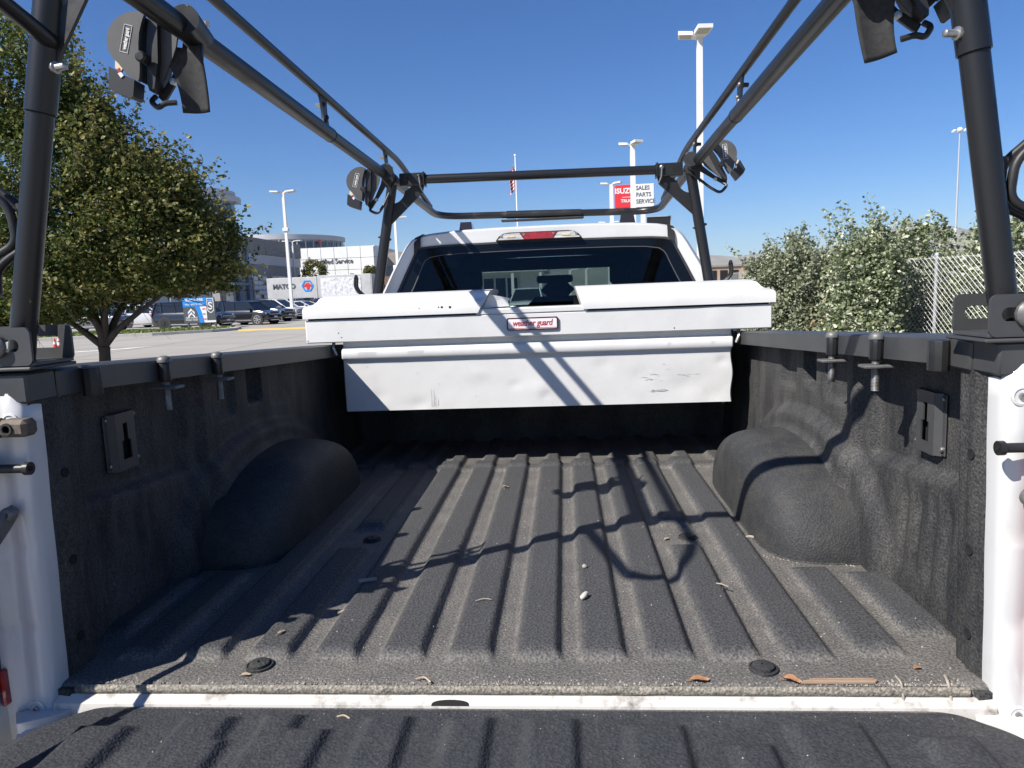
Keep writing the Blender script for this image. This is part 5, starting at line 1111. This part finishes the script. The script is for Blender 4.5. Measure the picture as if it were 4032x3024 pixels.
# ================================================================== parked vehicles
def paint(name, c): MT[name] = pm(name, c, rough=0.22, coat=1.0); return name
paint('car_black', (0.012, 0.013, 0.016)); paint('car_white', (0.62, 0.62, 0.61)); paint('car_silver', (0.42, 0.43, 0.44)); paint('car_grey', (0.10, 0.105, 0.115)); paint('car_navy', (0.025, 0.035, 0.07)); paint('car_olive', (0.17, 0.16, 0.07))
def car(label, kind, col, x, y, rz, rim='rim_dark', name=None, group='parked cars'):
    L_, Wd, H, zb, gh = {'suv': (4.95, .99, 1.76, 1.07, (-.475, -.44, .08, .27)), 'boxy': (4.2, .90, 1.62, 1.0, (-.48, -.46, .10, .25)), 'cross': (4.75, .95, 1.68, 1.05, (-.47, -.36, .07, .28)), 'sedan': (4.85, .92, 1.45, .98, (-.40, -.22, .06, .27))}[kind]
    t = thing(name or ('parked_sedan' if kind == 'sedan' else 'parked_suv'), label, 'car', (0, 0, 0), 0, group)
    S_ = []
    for u, zl_, zt, k in ((-.5, .50, zb - .22, .86), (-.485, .34, zb - .06, .94), (-.44, .26, zb, .985), (-.30, .22, zb + .01, 1.0), (0, .20, zb, 1.0), (.20, .22, zb - .02, 1.0), (.285, .24, zb - .03, .99), (.40, .25, zb - .09, .97), (.465, .28, zb - .16, .91), (.492, .36, zb - .26, .84), (.5, .48, zb - .40, .80)):
        w = Wd * k; xx = u * L_
        S_.append([(xx, -w * .93, zl_), (xx, -w, zl_ + .16), (xx, -w * 1.0, .62), (xx, -w * .985, zt - .12), (xx, -w * .90, zt), (xx, 0, zt + .035), (xx, w * .90, zt), (xx, w * .985, zt - .12), (xx, w, .62), (xx, w, zl_ + .16), (xx, w * .93, zl_)])
    body = obj('body', MB().loft(S_), col, t, smooth=38)
    b0, r0, r1, b1 = [q * L_ for q in gh]; wb, wr = Wd * .90, Wd * .70; hz = H - .05
    G_ = [[(b0, -wb, zb), (b0, wb, zb), (r0, wr, hz), (r0, -wr, hz)], [(b1, -wb, zb - .03), (b1, wb, zb - .03), (r1, wr, hz), (r1, -wr, hz)]]
    obj('glasshouse', MB().loft(G_), 'car_glass', t, smooth=0)
    roof = obj('roof', MB().loft([[(xx, -wr * k, hz - .02), (xx, -wr * k * .9, zz), (xx, 0, zz + .025), (xx, wr * k * .9, zz), (xx, wr * k, hz - .02)] for xx, k, zz in ((r0 - .05, .98, hz + .01), (r0 + .3, 1.03, H - .005), ((r0 + r1) / 2, 1.04, H), (r1 - .2, 1.02, H - .01), (r1 + .05, .98, hz + .01))]), col, t, smooth=50)
    for sd in (-1, 1):
        def pillar(a, b, r): obj('pillar', MB().tube([a, b], r, 6), col, t)
        pillar((b1 + .05, sd * wb * 1.0, zb - .02), (r1, sd * wr * 1.01, hz), .045); pillar((b0 + .02, sd * wb, zb - .02), (r0, sd * wr * 1.01, hz), .075)
        pillar((b0 + (b1 - b0) * .48, sd * (wb + .008), zb), (r0 + (r1 - r0) * .52, sd * (wr + .02), hz), .035)
        if kind != 'sedan': pillar((b0 + (b1 - b0) * .20, sd * (wb + .006), zb), (r0 + (r1 - r0) * .14, sd * (wr + .012), hz), .055)
        obj('mirror', MB().box((b1 - .42, sd * (wb + .05), zb + .0), (b1 - .22, sd * (wb + .24), zb + .15), .03), col, t)
        obj('headlamp', MB().loft([[(L_ * .455, sd * Wd * .86, zb - .30), (L_ * .489, sd * Wd * .60, zb - .34), (L_ * .489, sd * Wd * .60, zb - .20), (L_ * .445, sd * Wd * .90, zb - .16)], [(L_ * .470, sd * Wd * .90, zb - .31), (L_ * .500, sd * Wd * .58, zb - .35), (L_ * .496, sd * Wd * .58, zb - .21), (L_ * .460, sd * Wd * .93, zb - .17)]]), 'head', t)
        obj('tail_lamp', MB().box((-L_ * .49, sd * Wd * .74, zb - .25), (-L_ * .465, sd * Wd * .99, zb - .02), .02), 'lens_red', t)
        obj('sill_trim', MB().box((-L_ * .20, sd * (Wd + .004), .30), (L_ * .20, sd * (Wd - .03), .36), .008), 'chrome', t)
        for u in (-.285, .305):
            wx = u * L_; r = .375 if kind != 'sedan' else .34
            arch = MB().lathe([(r + .02, -.05), (r + .085, -.05), (r + .085, .012), (r + .02, .012)], (wx, sd * (Wd - .005), r), (0, sd, 0), 26); obj('wheel_arch', arch, 'rubber', body)
            wl = obj('wheel', MB().lathe([(r * .55, -.20), (r * .97, -.20), (r, -.16), (r, .01), (r * .95, .03), (r * .72, .028)], (wx, sd * (Wd - .02), r), (0, sd, 0), 26), 'tyre', t)
            rm = MB().lathe([(r * .74, .0), (r * .74, .022), (r * .66, .026), (r * .63, .0), (r * .1, .0)], (wx, sd * (Wd - .012), r), (0, sd, 0), 24)
            for k in range(7):
                a = 2 * math.pi * k / 7; rm.tube([(wx + r * .08 * math.cos(a), sd * (Wd + .012), r + r * .08 * math.sin(a)), (wx + r * .66 * math.cos(a), sd * (Wd + .008), r + r * .66 * math.sin(a))], [.028, .022], 5)
            obj('rim', rm, rim, wl, smooth=0)
    gr = obj('grille', MB().box((L_ * .47, -Wd * .52, zb - .40), (L_ * .501, Wd * .52, zb - .22), .015), 'black', t)
    obj('grille_bar', MB().box((L_ * .495, -Wd * .5, zb - .32), (L_ * .504, Wd * .5, zb - .30)), 'chrome', gr, smooth=0)
    lg = obj('lower_grille', MB().box((L_ * .46, -Wd * .66, .34), (L_ * .497, Wd * .66, .52), .03), 'black', t)
    obj('skid_plate', MB().box((L_ * .45, -Wd * .45, .27), (L_ * .496, Wd * .45, .335), .015), 'chrome', lg)
    obj('number_plate', MB().box((L_ * .502, -.17, .46), (L_ * .508, .17, .56)), 'sign_white', t, smooth=0)
    t.location = (x, y, GZ); t.rotation_euler = (0, 0, rz); return t
car('large black SUV nearest in the row, behind the directional sign', 'suv', 'car_black', -23.35, 42.6, R(-10))
car('small boxy black SUV second in the row of parked cars', 'boxy', 'car_black', -21.5, 46.6, R(-14), 'rim_silver')
car('black SUV third in the row, beside the white one', 'cross', 'car_black', -22.7, 51.6, R(-14))
car('white SUV at the far end of the front row of parked cars', 'cross', 'car_white', -23.2, 55.6, R(-14), 'rim_silver')
car('silver sedan behind the base of the left lamp post', 'sedan', 'car_silver', -24.0, 63.5, R(-16), 'rim_silver')
car('dark grey sedan with bright wheels seen under the tree on the left', 'sedan', 'car_grey', -31.6, 44.8, R(176), 'rim_silver')
car('silver SUV glimpsed between the tree limbs', 'cross', 'car_silver', -30.0, 49.0, R(-14))
car('white sedan partly hidden by the left end of the tool box', 'sedan', 'car_white', -21.0, 67.0, R(-12), 'rim_silver')
car('olive-green SUV parked in front of the garage doors', 'suv', 'car_olive', -31.2, 74.5, R(-30))
car('dark navy SUV parked left of the trailers', 'suv', 'car_navy', -28.3, 76.0, R(-35))
car('dark blue SUV parked in front of the mottled trailer', 'cross', 'car_navy', -24.6, 73.5, R(-35))
car('black SUV parked behind the sign, at the building', 'suv', 'car_black', -37.0, 74.0, R(-20))
car('white SUV between the rack post and the cab corner', 'suv', 'car_white', -19.4, 72.0, R(-60))
car('white SUV seen through the rear window near the glass doors', 'suv', 'car_white', -1.9, 40.0, R(-92))
car('dark SUV seen through the rear window by the entrance', 'suv', 'car_black', -5.4, 48.0, R(-80))
car('silver sedan seen through the rear window on the left', 'sedan', 'car_silver', -6.6, 38.0, R(-75))
car('white sedan seen through the right side of the rear window', 'sedan', 'car_white', 3.0, 36.0, R(-30))
car('dark sedan seen low through the rear window on the right', 'sedan', 'car_grey', 5.6, 40.0, R(-30))
car('white SUV far off beside the rack hook on the right', 'suv', 'car_white', 21.5, 84.0, R(-15))
car('white sedan far off next to the shrubs on the right', 'sedan', 'car_white', 16.6, 66.0, R(-15))
# ================================================================== buildings
MT['stone'] = pm('grey_stone_cladding', (0.27, 0.26, 0.245), (0.20, 0.195, 0.185), sc=1.2, rough=0.9, stretch=(1, 1, 3))
MT['grey_panel'] = pm('light_grey_panel', (0.46, 0.47, 0.48), (0.42, 0.43, 0.44), sc=.6, rough=0.6)
MT['mason'] = pm('masonry_block', (0.24, 0.235, 0.225), (0.30, 0.29, 0.28), sc=2.0, rough=0.9)
MT['wall_white'] = pm('white_wall_panel', (0.72, 0.72, 0.70), (0.66, 0.66, 0.64), sc=.8, rough=0.7)
MT['wall_brown_grey'] = pm('brown_grey_wall', (0.22, 0.20, 0.18), (0.27, 0.25, 0.22), sc=1.0, rough=0.9)  # brown-grey wall colour, varied at random
MT['blue_steel'] = pm('blue_grey_column', (0.10, 0.16, 0.26), rough=0.5)
MT['bglass'] = pm('building_glass', (0.035, 0.055, 0.085), rough=0.05, coat=0.5)
MT['pane_white'] = pm('reflection_pale_pane', (0.66, 0.68, 0.70), rough=0.2)  # light reflected in the panes, put into the base colour
MT['mull'] = pm('window_frame', (0.30, 0.31, 0.32), rough=0.4, metal=.4)
MT['trailer'] = pm('trailer_white', (0.46, 0.46, 0.455), (0.38, 0.38, 0.375), sc=1.2, rough=0.5)
MT['mottle'] = pm('worn_print', (0.66, 0.66, 0.67), (0.40, 0.39, 0.41), sc=2.6, lo=.45, hi=.62, rough=0.7)
MT['brown_wood'] = pm('brown_board', (0.17, 0.10, 0.065), rough=0.8)
MT['tan_wall'] = pm('tan_wall', (0.36, 0.26, 0.18), (0.30, 0.22, 0.16), sc=.5, rough=0.9)
MT['green_sign'] = pm('green_sign', (0.02, 0.13, 0.07), rough=0.5)
# ---- service building on the left (its right side recedes in shade)
sb = thing('service_building', 'grey stone service building with roll-up doors behind the parked cars', 'building', (-49, 91, GZ))
obj('wall', MB().box((-62, 79, GZ), (-39.5, 105, 5.4)), 'mason', sb, smooth=0)
obj('panel_band', MB().box((-62.1, 78.9, 5.4), (-39.35, 105.1, 6.7)), 'grey_panel', sb, smooth=0)
n_ = 8
for k in range(n_):
    a, b = 79 + 26 * k / n_, 79 + 26 * (k + 1) / n_
    obj('stone_panel', MB().box((-40.0, a + .03, 6.72), (-39.15, b - .03, 8.75), .03), 'stone', sb, smooth=0)
for k in range(7):
    a, b = -62 + 22 * k / 7, -62 + 22 * (k + 1) / 7
    obj('stone_panel', MB().box((a + .03, 78.7, 6.72), (b - .03, 79.4, 8.75), .03), 'stone', sb, smooth=0)
obj('roof', MB().box((-61.9, 79.3, 8.0), (-39.9, 104.9, 8.5)), 'mull', sb, smooth=0)
for (a, b) in ((88.2, 92.2), (94.2, 98.4)):
    fr = obj('roll_up_door', MB().box((-39.55, a - .25, GZ), (-39.38, b + .25, 4.0)), 'mull', sb, smooth=0)
    for r_ in range(8):
        for c in range(3):
            ya = a + (b - a) * c / 3 + .06; yb = a + (b - a) * (c + 1) / 3 - .06; za = GZ + .15 + .59 * r_
            obj('pane', MB().box((-39.40, ya, za), (-39.34, yb, za + .44)), 'pane_white' if (r_ + c) % 4 else 'bglass', fr, smooth=0)
for y in (83.6, 86.3): obj('column', MB().box((-39.6, y - .3, GZ), (-39.05, y + .3, 6.9), .03), 'blue_steel', sb)
ent = obj('entrance', MB().box((-39.56, 79.2, GZ), (-39.42, 83.2, 5.2)), 'mull', sb, smooth=0)
for r_ in range(5):
    for c in range(4):
        obj('pane', MB().box((-39.45, 79.3 + .97 * c, GZ + .1 + 1.2 * r_), (-39.36, 79.3 + .97 * c + .88, GZ + .1 + 1.2 * r_ + 1.08)), 'pane_white' if (r_ < 3 and c in (1, 2)) else 'bglass', ent, smooth=0)
obj('canopy', MB().box((-39.5, 79.0, 2.6), (-37.6, 83.4, 2.9), .04), 'blue_steel', sb)
obj('wall_lamp', MB().box((-39.4, 87.2, 3.6), (-39.1, 87.5, 4.0), .04), 'lamp_white', sb)
for k in range(8):                                                     # shop windows on the side facing the truck
    obj('window', MB().box((-61 + 2.6 * k, 78.9, GZ + .4), (-61 + 2.6 * k + 2.3, 79.05, 4.6)), 'bglass', sb, smooth=0)
tw = thing('corner_tower', 'rounded glass tower of the dealer building above the tree', 'tower', (-45.2, 84.5, GZ))
c0 = (-45.6, 85.6); arc_ = [(c0[0] + 5.2 * math.cos(a), c0[1] + 5.2 * math.sin(a)) for a in frange(R(-150), R(25), 15)]
tm_ = MB(); tm_.prism(arc_, GZ, 9.6, 'z'); obj('drum', tm_, 'grey_panel', tw, smooth=0)
for k in range(14):
    (xa_, ya_), (xb_, yb_) = arc_[k], arc_[k + 1]; out = 1.012
    def Q(x, y, f=1.012): return (c0[0] + (x - c0[0]) * f, c0[1] + (y - c0[1]) * f)
    A, B = Q(xa_, ya_), Q(xb_, yb_); A2 = (A[0] * .93 + B[0] * .07, A[1] * .93 + B[1] * .07); B2 = (A[0] * .07 + B[0] * .93, A[1] * .07 + B[1] * .93)
    obj('window', MB().add([(A2[0], A2[1], 9.7), (B2[0], B2[1], 9.7), (B2[0], B2[1], 12.6), (A2[0], A2[1], 12.6)], [(0, 1, 2, 3)]), 'bglass', tw, smooth=0)
    obj('window', MB().add([(A2[0], A2[1], 5.2), (B2[0], B2[1], 5.2), (B2[0], B2[1], 8.4), (A2[0], A2[1], 8.4)], [(0, 1, 2, 3)]), 'bglass', tw, smooth=0)
obj('window_wall', MB().prism(arc_, 9.6, 12.8, 'z'), 'mull', tw, smooth=0)
rf_ = [(c0[0] + 6.0 * math.cos(a), c0[1] + 6.0 * math.sin(a)) for a in frange(R(-150), R(25), 24)]
obj('roof', MB().prism(rf_, 12.8, 13.5, 'z').prism([(c0[0] + (x - c0[0]) * .9, c0[1] + (y - c0[1]) * .9) for x, y in rf_], 13.5, 14.2, 'z'), 'grey_panel', tw, smooth=0)
# ---- white building with black lettering
wb_ = thing('white_building', 'bright white panelled building with black wall lettering', 'building', (-35, 112, GZ))
obj('core', MB().box((-41.9, 110.1, GZ), (-29.4, 124, 8.4)), 'mull', wb_, smooth=0)
for r_ in range(3):
    for c in range(6):
        xa_ = -42 + 12.7 * c / 6; xb_ = -42 + 12.7 * (c + 1) / 6; za = 3.2 + 1.8 * r_
        obj('wall_panel', MB().box((xa_ + .03, 109.9, za + .03), (xb_ - .03, 110.15, za + 1.77), .02), 'wall_white', wb_, smooth=0)
for r_ in range(4): obj('wall_panel', MB().box((-29.45, 110.2, 1.5 + 1.8 * r_), (-29.2, 123.9, 1.5 + 1.8 * r_ + 1.76), .02), 'wall_white', wb_, smooth=0)
for (a, b) in ((-42, -39.6), (-38.6, -35.6), (-34.8, -30.6)): obj('bay_door', MB().box((a, 109.95, GZ), (b, 110.2, 3.0)), 'hole', wb_, smooth=0)
for (a, b) in ((-39.6, -38.6), (-35.6, -34.8), (-30.6, -29.3)): obj('pier', MB().box((a, 109.9, GZ), (b, 110.2, 3.19), .02), 'wall_white', wb_, smooth=0)
text('lettering', 'Certified Service', 1.05, (-36.05, 109.86, 6.35), (1, 0, 0), (0, 0, 1), 'letter_grey', wb_, 'CENTER', .04, bold=.01, width=.95)
obj('wall_sign', MB().box((-33.3, 109.85, 3.75), (-32.7, 109.95, 4.4)), 'green_sign', wb_, smooth=0)
an = obj('annex', MB().box((-29.2, 113, GZ), (-22, 124, 7.6)), 'wall_brown_grey', wb_, smooth=0)
for k in range(4): obj('window', MB().box((-28.6 + 1.6 * k, 112.9, 3.6), (-28.6 + 1.6 * k + 1.2, 113.05, 5.4)), 'bglass', an, smooth=0)
# ---- curved office far behind
rb = thing('round_office', 'grey curved office roof with banded windows behind the service building', 'building', (-60, 170, GZ))
cx_, cy_ = -67.5, 168.0; aa = frange(R(-140), R(10), 22)
for (r_, za, zb_, mt) in ((15.0, GZ, 13.9, 'grey_panel'), (15.15, 9.9, 11.6, 'bglass'), (15.3, 12.1, 13.4, 'bglass'), (15.5, 13.9, 15.0, 'grey_panel')):
    obj('storey' if mt == 'grey_panel' else 'window_band', MB().prism([(cx_ + r_ * math.cos(a), cy_ + r_ * math.sin(a)) for a in aa], za, zb_, 'z'), mt, rb, smooth=30)
for k in range(2, 20):
    a = aa[k]; obj('mullion', MB().box((cx_ + 15.35 * math.cos(a) - .12, cy_ + 15.35 * math.sin(a) - .12, 9.9), (cx_ + 15.35 * math.cos(a) + .12, cy_ + 15.35 * math.sin(a) + .12, 13.9)), 'mull', rb, smooth=0)
text('roof_sign', 'III', 1.0, (-54.6, 158.9, 13.2), (.86, .5, 0), (0, 0, 1), 'sign_red', rb, 'CENTER', .05, bold=.03)
# ---- trailers
ta = thing('box_trailer', 'white box trailer with hexagon emblem and black lettering', 'trailer', (-31, 79, GZ), 0, 'trailers in front of the white building')
obj('box', MB().box((-33.50, 78.2, .0), (-27.65, 80.8, 3.15), .04), 'trailer', ta)
hx = [(-28.75 + .70 * math.cos(R(60 * k)), 2.15 + .70 * math.sin(R(60 * k))) for k in range(6)]; hi_ = [(-28.75 + .54 * math.cos(R(60 * k)), 2.15 + .54 * math.sin(R(60 * k))) for k in range(6)]
em = obj('emblem', MB().ring(hx, hi_, 78.16, 78.19, 'y'), 'sign_blue', ta, smooth=0)
obj('emblem_mark', MB().prism([(-29.25, 2.05), (-28.95, 2.45), (-28.60, 2.5), (-28.30, 2.25), (-28.25, 2.0), (-28.55, 2.15), (-28.60, 1.8), (-28.85, 1.75), (-28.90, 2.15)], 78.15, 78.18, 'y'), 'sign_red', em, smooth=0)
text('lettering', 'MATCO', .74, (-32.80, 78.17, 2.15), (1, 0, 0), (0, 0, 1), 'sign_grey', ta, 'LEFT', .01, bold=.03, width=1.0)
for x in (-32.40, -31.40, -29.10): obj('wheel', MB().lathe([(.2, -.2), (.48, -.2), (.5, 0), (.48, .2), (.2, .2)], (x, 78.6, GZ + .5), (0, 1, 0), 20), 'tyre', ta)
t2 = thing('box_trailer', 'long box trailer with faded mottled print on its side', 'trailer', (-24.40, 79, GZ), 0, 'trailers in front of the white building')
obj('box', MB().box((-27.50, 77.9, -.1), (-21.35, 80.6, 3.25), .04), 'trailer', t2)
obj('faded_print', MB().box((-27.10, 77.86, .5), (-22.50, 77.9, 2.95)), 'mottle', t2, smooth=0)
obj('rear_door', MB().box((-21.34, 77.9, -.1), (-21.25, 80.6, 3.2), .01), 'trailer', t2)
for x in (-26.40, -25.40, -22.40): obj('wheel', MB().lathe([(.2, -.2), (.48, -.2), (.5, 0), (.48, .2), (.2, .2)], (x, 78.3, GZ + .5), (0, 1, 0), 20), 'tyre', t2)
bf = thing('board_fence', 'short brown board screen beside the mottled trailer', 'fence', (-20.80, 80, GZ))
for k in range(6): obj('board', MB().box((-21.20 + .3 * k, 79.9, GZ), (-21.20 + .3 * k + .27, 79.98, 2.9 + .03 * (k % 2)), .01), 'brown_wood', bf, smooth=0)
# ---- showroom ahead of the truck, seen through the cab
sr_ = thing('showroom', 'white showroom with glass doors seen through the rear window', 'building', (-6, 64, GZ))
obj('wall', MB().box((-14, 62, GZ), (-1.6, 74, 2.3)), 'wall_white', sr_, smooth=0)
obj('fascia', MB().box((-14.5, 60.2, 2.3), (-1.2, 74.2, 3.3), .04), 'wall_white', sr_)
for c in range(5):
    w_ = obj('window', MB().box((-9.0 + 1.05 * c, 61.9, GZ), (-9.0 + 1.05 * c + .95, 62.02, 1.9)), 'bglass', sr_, smooth=0)
    obj('frame', MB().ring(rrect(-9.04 + 1.05 * c, -9.04 + 1.05 * c + 1.03, GZ, 1.95, .01, 1), rrect(-8.97 + 1.05 * c, -8.97 + 1.05 * c + .89, GZ + .1, 1.85, .01, 1), 61.84, 61.92, 'y'), 'lamp_white', w_, smooth=0)
for x in (-12.5, -4.6 + .4, -1.8): obj('canopy_post', MB().box((x - .12, 60.3, GZ), (x + .12, 60.55, 2.3), .01), 'lamp_white', sr_)
# ---- low brown building on the right horizon
bb = thing('brown_building', 'low brown building with flat roof on the right horizon', 'building', (30, 131, GZ))
obj('wall', MB().box((24.5, 129.5, GZ), (33.2, 140, 3.5)), 'tan_wall', bb, smooth=0)
obj('parapet', MB().box((24.2, 129.2, 3.5), (33.5, 140.3, 3.95), .04), 'wall_brown_grey', bb)
for k in range(3): obj('window', MB().box((26.2 + 1.9 * k, 129.4, .6), (26.2 + 1.9 * k + 1.3, 129.55, 2.9)), 'hole', bb, smooth=0)
obj('awning', MB().box((25.6, 128.2, .4), (33.0, 129.5, .62), .03), 'sign_white', bb)
tf = thing('far_low_block', 'distant low grey block behind the brown building', 'building', (38, 190, GZ))
obj('wall', MB().box((30, 180, GZ), (60, 200, 4.6)), 'wall_brown_grey', tf, smooth=0)
for k in range(8): obj('window', MB().box((31 + 3.5 * k, 179.9, 1.2), (31 + 3.5 * k + 2.4, 180.05, 2.8)), 'bglass', tf, smooth=0)
tl = MB()
# ---- mountains
MT['rock'] = pm('dry_mountain', (0.22, 0.195, 0.155), (0.14, 0.135, 0.10), sc=.0016, lo=.35, hi=.7, rough=0.95)
def ridge(x):
    h = 440 + 120 * mnoise.noise((x * .00042, 3.1, 0)) + 70 * mnoise.noise((x * .0013, 7.7, 0)) + 30 * mnoise.noise((x * .004, 1.2, 0))
    h += 330 * math.exp(-((x - 5300) / 900) ** 2); return max(60, h)
mm = MB()
def mfn(x, t):
    h = ridge(x + 260 * t); k = (1 - (1 - t) ** 1.3)
    return (x, 8200 + 2400 * t, GZ - 30 + h * k * (1 + .10 * mnoise.noise((x * .002, t * 5, 4)) * (1 - t) * 3))
mm.grid(mfn, frange(-9000, 12500, 330), frange(0, 1, 12))
obj('mountains', mm, 'rock', None, smooth=60, kind='structure')
# ---- the air
hz_ = bpy.data.materials.new('haze'); hz_.use_nodes = True
nt = hz_.node_tree; nt.nodes.clear(); o_ = nt.nodes.new('ShaderNodeOutputMaterial'); v_ = nt.nodes.new('ShaderNodeVolumePrincipled')
v_.inputs['Color'].default_value = (0.80, 0.88, 1.0, 1); v_.inputs['Density'].default_value = 3e-5; v_.inputs['Anisotropy'].default_value = 0.0
nt.links.new(v_.outputs[0], o_.inputs['Volume'])
if True:
    obj('haze', MB().box((-14000, -14000, GZ - 60), (14500, 12000, 700)), hz_, None, smooth=0, kind='stuff')
